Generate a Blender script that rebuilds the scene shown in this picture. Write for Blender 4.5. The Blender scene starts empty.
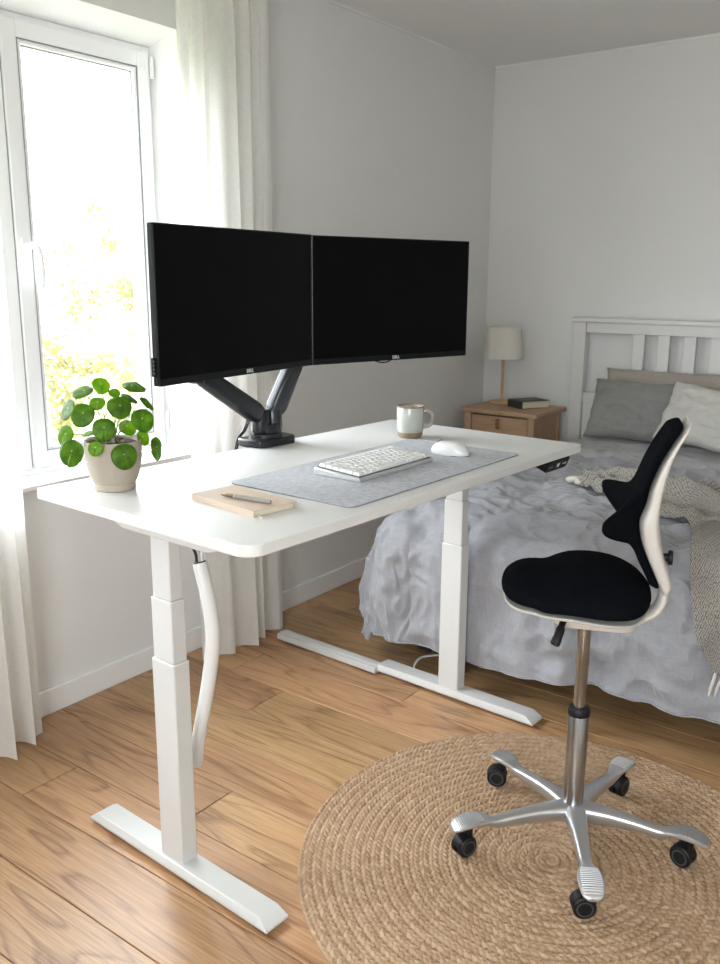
import bpy, bmesh, math, random
import numpy as np
from mathutils import Vector, Matrix, noise
random.seed(7); rng = np.random.default_rng(7)
PI = math.pi
SC = bpy.context.scene
COL = SC.collection

# ---------------------------------------------------------------- camera
def make_camera():
    f, pitch, yaw, roll = 877.86, math.radians(13.099), math.radians(36.543), math.radians(0.353)
    fw = Vector((-math.sin(yaw)*math.cos(pitch), math.cos(yaw)*math.cos(pitch), -math.sin(pitch)))
    r = Vector((math.cos(yaw), math.sin(yaw), 0)); u = r.cross(fw)
    r2 = r*math.cos(roll)+u*math.sin(roll); u2 = -r*math.sin(roll)+u*math.cos(roll)
    cd = bpy.data.cameras.new('camera'); c = bpy.data.objects.new('camera', cd); COL.objects.link(c)
    M = Matrix((r2, u2, -fw)).transposed().to_4x4(); M.translation = Vector((2.4445, 0, 1.4314))
    c.matrix_world = M
    cd.sensor_fit = 'HORIZONTAL'; cd.sensor_width = 36; cd.lens = 36*f/720
    cd.clip_start = .02; cd.clip_end = 200
    cd.dof.use_dof = True; cd.dof.focus_distance = 2.25; cd.dof.aperture_fstop = 8
    SC.camera = c
make_camera()
# ---------------------------------------------------------------- world, light, exposure
SKY = 4.6
def make_world():
    w = bpy.data.worlds.new('sky'); SC.world = w; w.use_nodes = True
    nt = w.node_tree; nt.nodes.clear(); N = nt.nodes.new
    out = N('ShaderNodeOutputWorld'); bg = N('ShaderNodeBackground')
    tc = N('ShaderNodeTexCoord'); sp = N('ShaderNodeSeparateXYZ'); cr = N('ShaderNodeValToRGB')
    mr = N('ShaderNodeMapRange'); mr.inputs['From Min'].default_value = -.3; mr.inputs['From Max'].default_value = .6
    cr.color_ramp.elements[0].color = (.56, .56, .56, 1); cr.color_ramp.elements[0].position = .2
    cr.color_ramp.elements[1].color = (.95, .97, 1.03, 1); cr.color_ramp.elements[1].position = .5
    L = nt.links.new
    L(tc.outputs['Generated'], sp.inputs[0]); L(sp.outputs['Z'], mr.inputs['Value']); L(mr.outputs[0], cr.inputs[0])
    L(cr.outputs[0], bg.inputs[0]); L(bg.outputs[0], out.inputs[0]); bg.inputs[1].default_value = SKY
make_world()
def portal(name, loc, rot, sx, sy):
    l = bpy.data.lights.new(name, 'AREA'); l.shape = 'RECTANGLE'; l.size = sx; l.size_y = sy
    l.cycles.is_portal = True
    o = bpy.data.objects.new(name, l); COL.objects.link(o); o.location = loc; o.rotation_euler = rot
portal('window_portal', (-.30, 1.33, 1.53), (0, -PI/2, 0), 1.5, 1.9)
portal('window_portal', (2.6, -1.42, 1.5), (-PI/2, 0, PI), 1.5, 1.6)  # portal at the added fill window behind the camera
vs = SC.view_settings
vs.view_transform = 'Standard'; vs.look = 'None'; vs.gamma = 1; vs.use_curve_mapping = False
vs.exposure = 2.22
SC.cycles.max_bounces = 10; SC.cycles.diffuse_bounces = 6; SC.cycles.transparent_max_bounces = 12
SC.cycles.use_denoising = True

# ---------------------------------------------------------------- helpers
def tag(o, label=None, cat=None, group=None, kind=None):
    if label: o['label'] = label
    if cat: o['category'] = cat
    if group: o['group'] = group
    if kind: o['kind'] = kind
    return o
def thing(name, label, cat, loc=(0, 0, 0), rz=0, group=None):
    o = bpy.data.objects.new(name, None); COL.objects.link(o); o.location = loc; o.rotation_euler = (0, 0, rz)
    o.empty_display_size = .05
    return tag(o, label, cat, group)
class MB:
    def __init__(s): s.v = []; s.f = []
    def add(s, vs, fs):
        n = len(s.v); s.v += [tuple(map(float, v)) for v in vs]; s.f += [tuple(i+n for i in f) for f in fs]; return s
    def box(s, a, b, M=None):
        x0, y0, z0 = a; x1, y1, z1 = b
        vs = [(x0,y0,z0),(x1,y0,z0),(x1,y1,z0),(x0,y1,z0),(x0,y0,z1),(x1,y0,z1),(x1,y1,z1),(x0,y1,z1)]
        if M: vs = [tuple(M @ Vector(v)) for v in vs]
        return s.add(vs, [(0,3,2,1),(4,5,6,7),(0,1,5,4),(1,2,6,5),(2,3,7,6),(3,0,4,7)])
    def prism(s, poly, z0, z1, M=None):
        n = len(poly)
        vs = [(x, y, z0) for x, y in poly]+[(x, y, z1) for x, y in poly]
        if M: vs = [tuple(M @ Vector(v)) for v in vs]
        return s.add(vs, [tuple(range(n-1, -1, -1)), tuple(range(n, 2*n))]+[(i, (i+1) % n, n+(i+1) % n, n+i) for i in range(n)])
    def loops(s, rings, cap=True, closed=True):
        n = len(rings[0]); vs = [p for r in rings for p in r]; fs = []
        m = n if closed else n-1
        for k in range(len(rings)-1):
            for i in range(m):
                j = (i+1) % n; fs.append((k*n+i, k*n+j, (k+1)*n+j, (k+1)*n+i))
        if cap: fs += [tuple(range(n-1, -1, -1)), tuple((len(rings)-1)*n+i for i in range(n))]
        return s.add(vs, fs)
    def lathe(s, prof, n=40, c=(0, 0, 0), cap=True):
        return s.loops([[(c[0]+r*math.cos(2*PI*i/n), c[1]+r*math.sin(2*PI*i/n), c[2]+z) for i in range(n)] for r, z in prof], cap)
    def tube(s, pts, rad, n=12, flat=None):
        pts = [Vector(p) for p in pts]; N = len(pts)
        if not isinstance(rad, (list, tuple)): rad = [rad]*N
        t0 = (pts[1]-pts[0]).normalized(); up = Vector((0, 0, 1)) if abs(t0.z) < .9 else Vector((1, 0, 0))
        if flat: up = Vector(flat)
        rings = []
        for i, p in enumerate(pts):
            t = (pts[min(i+1, N-1)]-pts[max(i-1, 0)]).normalized()
            a = t.cross(up).normalized(); b = a.cross(t).normalized()
            if not flat: up = b
            r = rad[i]; ra, rb = r if isinstance(r, (list, tuple)) else (r, r)
            rings.append([p+a*ra*math.cos(2*PI*k/n)+b*rb*math.sin(2*PI*k/n) for k in range(n)])
        return s.loops(rings)
    def cyl(s, a, b, r, n=24, r2=None): return s.tube([a, b], [r, r if r2 is None else r2], n)
    def grid(s, P):     # P[i][j] points
        R, C = len(P), len(P[0])
        return s.add([p for row in P for p in row], [(i*C+j, i*C+j+1, (i+1)*C+j+1, (i+1)*C+j) for i in range(R-1) for j in range(C-1)])
    def build(s, name, m, parent=None, smooth=None, bevel=0, seg=2, loc=None, rot=None, subd=0, fix=True):
        me = bpy.data.meshes.new(name); me.from_pydata(s.v, [], s.f)
        if fix:
            bm = bmesh.new(); bm.from_mesh(me); bmesh.ops.recalc_face_normals(bm, faces=bm.faces); bm.to_mesh(me); bm.free()
        o = bpy.data.objects.new(name, me); COL.objects.link(o)
        if m: me.materials.append(m)
        if parent: o.parent = parent
        if loc: o.location = loc
        if rot: o.rotation_euler = rot
        if bevel:
            b = o.modifiers.new('bevel', 'BEVEL'); b.width = bevel; b.segments = seg; b.limit_method = 'ANGLE'; b.angle_limit = math.radians(40)
            b.harden_normals = False
        if subd:
            d = o.modifiers.new('sub', 'SUBSURF'); d.levels = subd; d.render_levels = subd
        if smooth is None: smooth = True
        if smooth:
            me.shade_smooth()
            try: me.set_sharp_from_angle(angle=math.radians(35))
            except Exception: pass
        return o
def smooth_all(o):
    o.data.shade_smooth(); return o
def crv(pts, n=24):
    """Catmull-Rom through points of any dimension"""
    P = [np.array(p, float) for p in pts]; P = [2*P[0]-P[1]]+P+[2*P[-1]-P[-2]]; out = []
    S = len(P)-3
    for k in range(S*n+1):
        u = k/n; i = min(int(u), S-1); t = u-i; a, b, c, d = P[i:i+4]
        out.append(.5*((2*b)+(-a+c)*t+(2*a-5*b+4*c-d)*t*t+(-a+3*b-3*c+d)*t**3))
    return out
def rrect(x0, y0, x1, y1, rs, n=8):
    if not isinstance(rs, (list, tuple)): rs = [rs]*4
    P = []
    for (cx, cy, a0, r) in ((x0+rs[0], y0+rs[0], PI, rs[0]), (x1-rs[1], y0+rs[1], 1.5*PI, rs[1]), (x1-rs[2], y1-rs[2], 0, rs[2]), (x0+rs[3], y1-rs[3], .5*PI, rs[3])):
        for k in range(n+1):
            a = a0+k/n*PI/2; P.append((cx+r*math.cos(a), cy+r*math.sin(a)))
    return P
def sgnp(v, e): return math.copysign(abs(v)**e, v)

# ---------------------------------------------------------------- materials
def new_mat(name):
    m = bpy.data.materials.new(name); m.use_nodes = True
    return m, m.node_tree, m.node_tree.nodes['Principled BSDF']
def nd(nt, t, **k):
    n = nt.nodes.new(t)
    for a, v in k.items():
        if a in n.inputs: n.inputs[a].default_value = v
        else: setattr(n, a, v)
    return n
def mat(name, col, rough=.5, metal=0, var=0, vscale=8, bump=0, bscale=60, bdist=.002, coat=0, spec=.5, sheen=0, detail=4, stretch=None, trans=0):
    m, nt, b = new_mat(name); L = nt.links.new
    b.inputs['Base Color'].default_value = (*col, 1); b.inputs['Roughness'].default_value = rough; b.inputs['Metallic'].default_value = metal
    b.inputs['Coat Weight'].default_value = coat; b.inputs['Specular IOR Level'].default_value = spec; b.inputs['Sheen Weight'].default_value = sheen
    tc = nd(nt, 'ShaderNodeTexCoord'); mp = nd(nt, 'ShaderNodeMapping'); L(tc.outputs['Object'], mp.inputs[0])
    if stretch: mp.inputs['Scale'].default_value = stretch
    n1 = nd(nt, 'ShaderNodeTexNoise', Scale=vscale, Detail=detail); L(mp.outputs[0], n1.inputs['Vector'])
    mx = nd(nt, 'ShaderNodeMix', data_type='RGBA')
    v = var
    mx.inputs['A'].default_value = (*[c*(1-v) for c in col], 1); mx.inputs['B'].default_value = (*[min(1, c*(1+v)) for c in col], 1)
    L(n1.outputs['Fac'], mx.inputs['Factor']); L(mx.outputs['Result'], b.inputs['Base Color'])
    if bump:
        n2 = nd(nt, 'ShaderNodeTexNoise', Scale=bscale, Detail=detail); L(mp.outputs[0], n2.inputs['Vector'])
        bp = nd(nt, 'ShaderNodeBump', Strength=bump, Distance=bdist); L(n2.outputs['Fac'], bp.inputs['Height']); L(bp.outputs[0], b.inputs['Normal'])
    return m
def fabric(name, col, var=.12, weave=700, wb=.5, wrinkle=0, wscale=9, rough=.9, sheen=.2, slub=True, warm=None):
    """woven cloth: crossing threads, slubs and soft wrinkles, all in object space"""
    m, nt, b = new_mat(name); L = nt.links.new
    b.inputs['Roughness'].default_value = rough; b.inputs['Sheen Weight'].default_value = sheen; b.inputs['Specular IOR Level'].default_value = .2 if col[0] > .05 else .04
    tc = nd(nt, 'ShaderNodeTexCoord')
    hs = []
    for k, sc in enumerate(((1, .06, .06), (.06, 1, .06), (.06, .06, 1))):
        mp = nd(nt, 'ShaderNodeMapping'); mp.inputs['Scale'].default_value = sc; L(tc.outputs['Object'], mp.inputs[0])
        n = nd(nt, 'ShaderNodeTexNoise', Scale=weave*.5, Detail=2.0); L(mp.outputs[0], n.inputs['Vector']); hs.append(n.outputs['Fac'])
    a = nd(nt, 'ShaderNodeMath', operation='ADD'); L(hs[0], a.inputs[0]); L(hs[1], a.inputs[1])
    a2 = nd(nt, 'ShaderNodeMath', operation='ADD'); L(a.outputs[0], a2.inputs[0]); L(hs[2], a2.inputs[1])
    mr = nd(nt, 'ShaderNodeMapRange'); mr.inputs['From Min'].default_value = 1.1; mr.inputs['From Max'].default_value = 1.9; L(a2.outputs[0], mr.inputs['Value'])
    mx = nd(nt, 'ShaderNodeMix', data_type='RGBA')
    mx.inputs['A'].default_value = (*[c*(1-var) for c in col], 1); mx.inputs['B'].default_value = (*[min(1, c*(1+var)) for c in (warm or col)], 1)
    L(mr.outputs[0], mx.inputs['Factor']); L(mx.outputs['Result'], b.inputs['Base Color'])
    bp = nd(nt, 'ShaderNodeBump', Strength=wb, Distance=.0012); L(a2.outputs[0], bp.inputs['Height'])
    if wrinkle:
        w = nd(nt, 'ShaderNodeTexNoise', noise_type='RIDGED_MULTIFRACTAL', Scale=wscale, Detail=3.0, Distortion=.8); L(tc.outputs['Object'], w.inputs['Vector'])
        mpw = nd(nt, 'ShaderNodeMapping'); mpw.inputs['Scale'].default_value = (1.0, 1.6, .55); L(tc.outputs['Object'], mpw.inputs[0]); L(mpw.outputs[0], w.inputs['Vector'])
        b2 = nd(nt, 'ShaderNodeBump', Strength=wrinkle, Distance=.028); L(w.outputs['Fac'], b2.inputs['Height']); L(b2.outputs[0], bp.inputs['Normal'])
    L(bp.outputs[0], b.inputs['Normal'])
    return m
def wood(name, c1, c2, axis=0, scale=1.0, rough=.5, bump=.15, attr=False, knots=False, spec=.5):
    """oak: long fibres plus distorted cathedral figure; attr=True shifts grain and tone per plank"""
    m, nt, b = new_mat(name); L = nt.links.new
    b.inputs['Roughness'].default_value = rough; b.inputs['Specular IOR Level'].default_value = spec
    tc = nd(nt, 'ShaderNodeTexCoord'); src = tc.outputs['Object']
    if attr:
        at = nd(nt, 'ShaderNodeAttribute', attribute_name='plank'); ad = nd(nt, 'ShaderNodeVectorMath', operation='ADD')
        ml = nd(nt, 'ShaderNodeVectorMath', operation='SCALE'); ml.inputs['Scale'].default_value = 13
        L(at.outputs['Color'], ml.inputs[0]); L(src, ad.inputs[0]); L(ml.outputs[0], ad.inputs[1]); src = ad.outputs[0]
    def stretched(along, across):
        s = [across]*3; s[axis] = along
        mp = nd(nt, 'ShaderNodeMapping'); mp.inputs['Scale'].default_value = s; L(src, mp.inputs[0]); return mp.outputs[0]
    big = nd(nt, 'ShaderNodeTexNoise', Scale=scale, Detail=2.5, Distortion=.35); L(stretched(.75, 5.5), big.inputs['Vector'])
    pore = nd(nt, 'ShaderNodeTexNoise', Scale=scale*9, Detail=3.0); L(stretched(1.0, 26.0), pore.inputs['Vector'])
    pm = nd(nt, 'ShaderNodeMapRange'); pm.inputs['From Min'].default_value = .56; pm.inputs['From Max'].default_value = .70; pm.inputs['To Max'].default_value = .32; L(pore.outputs['Fac'], pm.inputs['Value'])
    mulr = nd(nt, 'ShaderNodeMath', operation='MULTIPLY'); mulr.inputs[1].default_value = 11; L(big.outputs['Fac'], mulr.inputs[0])
    fr = nd(nt, 'ShaderNodeMath', operation='FRACT'); L(mulr.outputs[0], fr.inputs[0])
    cr = nd(nt, 'ShaderNodeValToRGB'); cr.color_ramp.elements[0].position = 0; cr.color_ramp.elements[0].color = (.1, .1, .1, 1)
    cr.color_ramp.elements[1].position = 1; cr.color_ramp.elements[1].color = (.25, .25, .25, 1)
    e = cr.color_ramp.elements.new(.16); e.color = (.75, .75, .75, 1); e = cr.color_ramp.elements.new(.8); e.color = (.7, .7, .7, 1)
    L(fr.outputs[0], cr.inputs[0])
    fine = nd(nt, 'ShaderNodeTexNoise', Scale=scale*5, Detail=5.0); L(stretched(1.3, 36.0), fine.inputs['Vector'])
    tone = nd(nt, 'ShaderNodeTexNoise', Scale=scale*1.2, Detail=2.0); L(stretched(.8, 4), tone.inputs['Vector'])
    m1 = nd(nt, 'ShaderNodeMix', data_type='FLOAT'); m1.inputs['Factor'].default_value = .62; L(cr.outputs[0], m1.inputs['A']); L(fine.outputs['Fac'], m1.inputs['B'])
    m2 = nd(nt, 'ShaderNodeMix', data_type='FLOAT'); m2.inputs['Factor'].default_value = .28; L(m1.outputs['Result'], m2.inputs['A']); L(tone.outputs['Fac'], m2.inputs['B'])
    mr = nd(nt, 'ShaderNodeMapRange'); mr.inputs['From Min'].default_value = .34; mr.inputs['From Max'].default_value = .62; L(m2.outputs['Result'], mr.inputs['Value'])
    mx = nd(nt, 'ShaderNodeMix', data_type='RGBA'); mx.inputs['A'].default_value = (*c1, 1); mx.inputs['B'].default_value = (*c2, 1); L(mr.outputs[0], mx.inputs['Factor'])
    pmx = nd(nt, 'ShaderNodeMix', data_type='RGBA'); pmx.inputs['B'].default_value = (c1[0]*.62, c1[1]*.55, c1[2]*.5, 1); L(pm.outputs[0], pmx.inputs['Factor']); L(mx.outputs['Result'], pmx.inputs['A']); colo = pmx.outputs['Result']
    if attr:
        hs = nd(nt, 'ShaderNodeHueSaturation'); sp = nd(nt, 'ShaderNodeSeparateColor'); L(at.outputs['Color'], sp.inputs[0])
        v = nd(nt, 'ShaderNodeMapRange'); v.inputs['To Min'].default_value = .84; v.inputs['To Max'].default_value = 1.13; L(sp.outputs['Green'], v.inputs['Value'])
        h = nd(nt, 'ShaderNodeMapRange'); h.inputs['To Min'].default_value = .492; h.inputs['To Max'].default_value = .506; L(sp.outputs['Blue'], h.inputs['Value'])
        L(v.outputs[0], hs.inputs['Value']); L(h.outputs[0], hs.inputs['Hue']); L(colo, hs.inputs['Color']); colo = hs.outputs[0]
    if knots:
        vo = nd(nt, 'ShaderNodeTexVoronoi', Scale=1.0); L(stretched(1.0, 2.3), vo.inputs['Vector'])
        wn = nd(nt, 'ShaderNodeTexNoise', Scale=30.0); L(src, wn.inputs['Vector'])
        sb = nd(nt, 'ShaderNodeMath', operation='MULTIPLY_ADD'); sb.inputs[1].default_value = .04; L(wn.outputs['Fac'], sb.inputs[0]); L(vo.outputs['Distance'], sb.inputs[2])
        km = nd(nt, 'ShaderNodeMapRange'); km.inputs['From Min'].default_value = .03; km.inputs['From Max'].default_value = .085; km.inputs['To Min'].default_value = .75; km.inputs['To Max'].default_value = 0
        L(sb.outputs[0], km.inputs['Value'])
        kx = nd(nt, 'ShaderNodeMix', data_type='RGBA'); kx.inputs['B'].default_value = (.13, .075, .04, 1); L(km.outputs[0], kx.inputs['Factor']); L(colo, kx.inputs['A']); colo = kx.outputs['Result']
    L(colo, b.inputs['Base Color'])
    bp = nd(nt, 'ShaderNodeBump', Strength=bump, Distance=.001); L(fine.outputs['Fac'], bp.inputs['Height']); L(bp.outputs[0], b.inputs['Normal'])
    rr = nd(nt, 'ShaderNodeMapRange'); rr.inputs['To Min'].default_value = rough-.06; rr.inputs['To Max'].default_value = rough+.1; L(fine.outputs['Fac'], rr.inputs['Value']); L(rr.outputs[0], b.inputs['Roughness'])
    return m

M_wall = mat('painted_wall', (.70, .698, .69), .85, var=.02, vscale=3, bump=.12, bscale=260, bdist=.0006, spec=.2)
M_ceil = mat('ceiling_paint', (.78, .775, .765), .9, var=.015, vscale=3, bump=.08, bscale=200, bdist=.0006, spec=.2)
M_trim = mat('white_trim_paint', (.76, .76, .755), .45, var=.01)
M_pvc = mat('window_plastic', (.88, .89, .91), .32, var=.01)
M_reveal = mat('window_glow_reveal', (.90, .90, .90), .6, var=.01)  # window glow on the reveals put into the colour, whiter than the wall
M_gasket = mat('window_gasket', (.30, .31, .33), .6)
M_floor = wood('oak_floor', (.215, .107, .045), (.50, .297, .150), 0, 1.0, .34, .25, attr=True, knots=True)
M_oak = wood('light_oak', (.33, .20, .115), (.47, .31, .195), 0, 2.0, .5, .12)
M_oak_z = wood('light_oak_upright', (.33, .20, .115), (.47, .31, .195), 2, 2.0, .5, .12)
M_lampwood = wood('lamp_wood', (.42, .25, .12), (.60, .38, .2), 2, 3.0, .5, .1)
M_desk = mat('desk_laminate', (.66, .66, .655), .38, var=.01, bump=.05, bscale=500, bdist=.0003)
M_deskmetal = mat('white_powder_coat', (.60, .60, .59), .42, var=.01, bump=.1, bscale=900, bdist=.0003)
M_blackplastic = mat('black_plastic', (.004, .0045, .006), .42, spec=.2, var=.1, bump=.05, bscale=500, bdist=.0002)
M_screen = mat('dark_screen', (.0025, .0025, .003), .4, spec=.06)
M_armblack = mat('black_arm_metal', (.008, .010, .013), .3, spec=.4, var=.1)
M_armgloss = mat('dark_grey_arm_sheen', (.030, .033, .038), .25, metal=.3)
M_logo = mat('silver_print', (.6, .6, .6), .4)
M_black_fabric = fabric('black_chair_fabric', (.004, .0048, .007), .2, 900, .3, rough=1.0, sheen=.0)
M_shell = mat('ivory_plastic', (.60, .57, .53), .42, var=.01)
M_alu = mat('satin_aluminium', (.60, .61, .63), .33, metal=.9, var=.03, bump=.05, bscale=300, bdist=.0003)
M_chrome = mat('polished_chrome', (.37, .39, .41), .2, metal=1, var=.01)
M_rubber = mat('black_rubber', (.007, .007, .008), .5, spec=.3)
M_rubbergrey = mat('grey_wheel_ring', (.045, .052, .058), .5)
M_pot = mat('speckled_clay', (.39, .335, .275), .75, var=.10, vscale=240, bump=.25, bscale=220, bdist=.0008)
M_soil = mat('soil', (.05, .032, .02), .95, var=.5, vscale=120, bump=.9, bscale=150, bdist=.004)
M_felt = mat('grey_felt', (.33, .34, .375), .95, var=.55, vscale=70, bump=.5, bscale=400, bdist=.0008, sheen=.2, spec=.1)
M_feltedge = mat('felt_edge', (.10, .105, .12), .95)
M_kraft = mat('kraft_cover', (.52, .41, .325), .7, var=.05, vscale=60, bump=.15, bscale=300, bdist=.0004)
M_pages = mat('cream_pages', (.62, .56, .44), .8, var=.10, vscale=60, stretch=(1, 1, 40))
M_penbrown = mat('pen_bronze', (.18, .11, .06), .35, metal=.5)
M_pengrey = mat('pen_grey', (.26, .245, .22), .45)
M_keycase = mat('keyboard_case', (.62, .63, .64), .3, metal=.55)
M_keydark = mat('keyboard_plate', (.08, .085, .09), .5)
M_key = mat('white_keycap', (.70, .70, .705), .45)
M_mouse = mat('white_mouse', (.68, .68, .69), .28, coat=.2)
M_mousegrey = mat('mouse_wheel_grey', (.12, .125, .135), .4)
M_mug = mat('pale_celadon_glaze', (.40, .42, .375), .25, var=.12, vscale=30, coat=.4)
M_mugraw = mat('raw_stoneware', (.235, .165, .11), .8, var=.15, vscale=200, bump=.2, bscale=200, bdist=.0005)
M_shade = None
M_bookblack = mat('black_book_cloth', (.03, .032, .033), .55, var=.1)
M_bookred = mat('printed_cover_block', (.13, .12, .12), .55)
M_leather = mat('tan_leather', (.23, .09, .035), .5, var=.15, vscale=60)
M_headboard = mat('white_headboard_paint', (.66, .655, .64), .5, var=.015)
M_duvet = fabric('blue_grey_linen', (.300, .304, .328), .09, 700, .7, .75, 11)
M_fold = fabric('grey_linen_fold', (.325, .325, .333), .09, 700, .6, .6, 10)
M_mattress = mat('mattress_cloth', (.30, .30, .31), .9)
M_darkwood = mat('bed_base_dark', (.03, .028, .027), .7)
M_pil_grey = fabric('grey_linen', (.215, .213, .206), .12, 600, .8, .5, 10)
M_pil_beige = fabric('beige_linen', (.34, .30, .265), .10, 600, .5, .4, 10)
M_pil_white = fabric('offwhite_linen', (.46, .45, .42), .08, 600, .5, .4, 10)
M_pil_olive = mat('olive_cushion_weave', (.07, .07, .035), .9, var=.6, vscale=60, bump=.5, bscale=200)
M_wirewhite = mat('white_cable', (.72, .72, .71), .4)
M_wireblack = mat('black_cable', (.015, .015, .016), .45)
M_wiregrey = mat('grey_cable', (.40, .41, .42), .45)
M_tassel = mat('cream_yarn', (.60, .575, .53), .95, var=.1, vscale=200, bump=.5, bscale=500)

def throw_mat():
    m, nt, b = new_mat('basket_weave_throw'); L = nt.links.new
    b.inputs['Roughness'].default_value = .95; b.inputs['Specular IOR Level'].default_value = .15
    at = nd(nt, 'ShaderNodeAttribute', attribute_name='cloth_uv'); mp = nd(nt, 'ShaderNodeMapping'); L(at.outputs['Vector'], mp.inputs[0])
    mp.inputs['Rotation'].default_value = (0, 0, PI/4); mp.inputs['Scale'].default_value = (1, 1, 1)
    ck = nd(nt, 'ShaderNodeTexVoronoi', Scale=150.0, Randomness=.25, distance='CHEBYCHEV'); L(mp.outputs[0], ck.inputs['Vector'])
    cr = nd(nt, 'ShaderNodeValToRGB'); cr.color_ramp.elements[0].color = (.37, .345, .315, 1); cr.color_ramp.elements[1].color = (.06, .055, .05, 1)
    cr.color_ramp.elements[0].position = .28; cr.color_ramp.elements[1].position = .55
    L(ck.outputs['Distance'], cr.inputs[0]); L(cr.outputs[0], b.inputs['Base Color'])
    bp = nd(nt, 'ShaderNodeBump', Strength=.8, Distance=.003); bp.invert = True; L(ck.outputs['Distance'], bp.inputs['Height']); L(bp.outputs[0], b.inputs['Normal'])
    return m
M_throw = throw_mat()
def sheer_mat():
    m, nt, b = new_mat('sheer_voile'); nt.nodes.remove(b); L = nt.links.new; out = nt.nodes['Material Output']
    d = nd(nt, 'ShaderNodeBsdfDiffuse'); d.inputs[0].default_value = (.90, .89, .87, 1)
    t = nd(nt, 'ShaderNodeBsdfTranslucent'); t.inputs[0].default_value = (.90, .89, .86, 1)
    tr = nd(nt, 'ShaderNodeBsdfTransparent')
    a = nd(nt, 'ShaderNodeMixShader'); a.inputs[0].default_value = .58; L(d.outputs[0], a.inputs[1]); L(t.outputs[0], a.inputs[2])
    c = nd(nt, 'ShaderNodeMixShader'); L(a.outputs[0], c.inputs[1]); L(tr.outputs[0], c.inputs[2]); L(c.outputs[0], out.inputs[0])
    tc = nd(nt, 'ShaderNodeTexCoord'); mp = nd(nt, 'ShaderNodeMapping'); mp.inputs['Scale'].default_value = (.3, .3, 1); L(tc.outputs['Object'], mp.inputs[0])
    n = nd(nt, 'ShaderNodeTexNoise', Scale=260.0, Detail=2.0); L(mp.outputs[0], n.inputs['Vector'])
    mr = nd(nt, 'ShaderNodeMapRange'); mr.inputs['To Min'].default_value = .10; mr.inputs['To Max'].default_value = .26; L(n.outputs['Fac'], mr.inputs['Value']); L(mr.outputs[0], c.inputs[0])
    return m
M_sheer = sheer_mat()
def glass_mat():
    m, nt, b = new_mat('window_glass'); nt.nodes.remove(b); L = nt.links.new; out = nt.nodes['Material Output']
    tr = nd(nt, 'ShaderNodeBsdfTransparent'); g = nd(nt, 'ShaderNodeBsdfGlossy'); g.inputs['Roughness'].default_value = .02
    tr.inputs[0].default_value = (.96, .98, .97, 1)
    f = nd(nt, 'ShaderNodeLayerWeight'); f.inputs['Blend'].default_value = .5; pw = nd(nt, 'ShaderNodeMath', operation='POWER'); pw.inputs[1].default_value = 5; L(f.outputs['Facing'], pw.inputs[0])
    ma = nd(nt, 'ShaderNodeMath', operation='MULTIPLY_ADD'); ma.inputs[1].default_value = .7; ma.inputs[2].default_value = .03; L(pw.outputs[0], ma.inputs[0]); c = nd(nt, 'ShaderNodeMixShader')
    L(ma.outputs[0], c.inputs[0]); L(tr.outputs[0], c.inputs[1]); L(g.outputs[0], c.inputs[2]); L(c.outputs[0], out.inputs[0])
    return m
M_glass = glass_mat()
def leaf_mat(name, c1, c2, tl=.5, vs=20.0, rough=.4, tl_tint=(1.2, 1.15, .9)):
    m, nt, b = new_mat(name); L = nt.links.new; out = nt.nodes['Material Output']; b.inputs['Specular IOR Level'].default_value = .3
    tc = nd(nt, 'ShaderNodeTexCoord'); n = nd(nt, 'ShaderNodeTexNoise', Scale=vs, Detail=3.0); L(tc.outputs['Object'], n.inputs['Vector'])
    mx = nd(nt, 'ShaderNodeMix', data_type='RGBA'); mx.inputs['A'].default_value = (*c1, 1); mx.inputs['B'].default_value = (*c2, 1)
    mr = nd(nt, 'ShaderNodeMapRange'); mr.inputs['From Min'].default_value = .35; mr.inputs['From Max'].default_value = .65; L(n.outputs['Fac'], mr.inputs['Value'])
    L(mr.outputs[0], mx.inputs['Factor']); L(mx.outputs['Result'], b.inputs['Base Color']); b.inputs['Roughness'].default_value = rough
    t = nd(nt, 'ShaderNodeBsdfTranslucent'); g = nd(nt, 'ShaderNodeMix', data_type='RGBA', blend_type='MULTIPLY'); g.inputs['Factor'].default_value = 1
    g.inputs['B'].default_value = (*tl_tint, 1); L(mx.outputs['Result'], g.inputs['A']); L(g.outputs['Result'], t.inputs[0])
    s = nd(nt, 'ShaderNodeMixShader'); s.inputs[0].default_value = tl; L(b.outputs[0], s.inputs[1]); L(t.outputs[0], s.inputs[2]); L(s.outputs[0], out.inputs[0])
    return m
M_leaf = leaf_mat('round_leaf_green', (.045, .115, .004), (.095, .200, .007), .42, 60.0, .4, (3.0, 2.6, 1.0))
M_leafyoung = leaf_mat('young_leaf_green', (.10, .22, .015), (.16, .28, .02), .55, 60.0, .4, (2.6, 2.2, 1.0))
M_petiole = mat('leaf_stalk', (.22, .24, .10), .6)
M_veinspot = mat('leaf_centre_spot', (.45, .55, .25), .5)
M_tree = [leaf_mat('pale_green_foliage', (.10, .125, .05), (.18, .20, .10), .5, 1.0, .8), leaf_mat('yellow_foliage', (.13, .128, .045), (.20, .18, .085), .5, 1.0, .8), leaf_mat('grey_green_foliage', (.10, .125, .08), (.20, .23, .17), .5, 1.0, .8)]
M_bark = mat('pale_bark', (.45, .42, .36), .9, var=.3, vscale=10)
M_lawn = mat('lawn', (.13, .15, .07), .95, var=.3, vscale=3)
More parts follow.
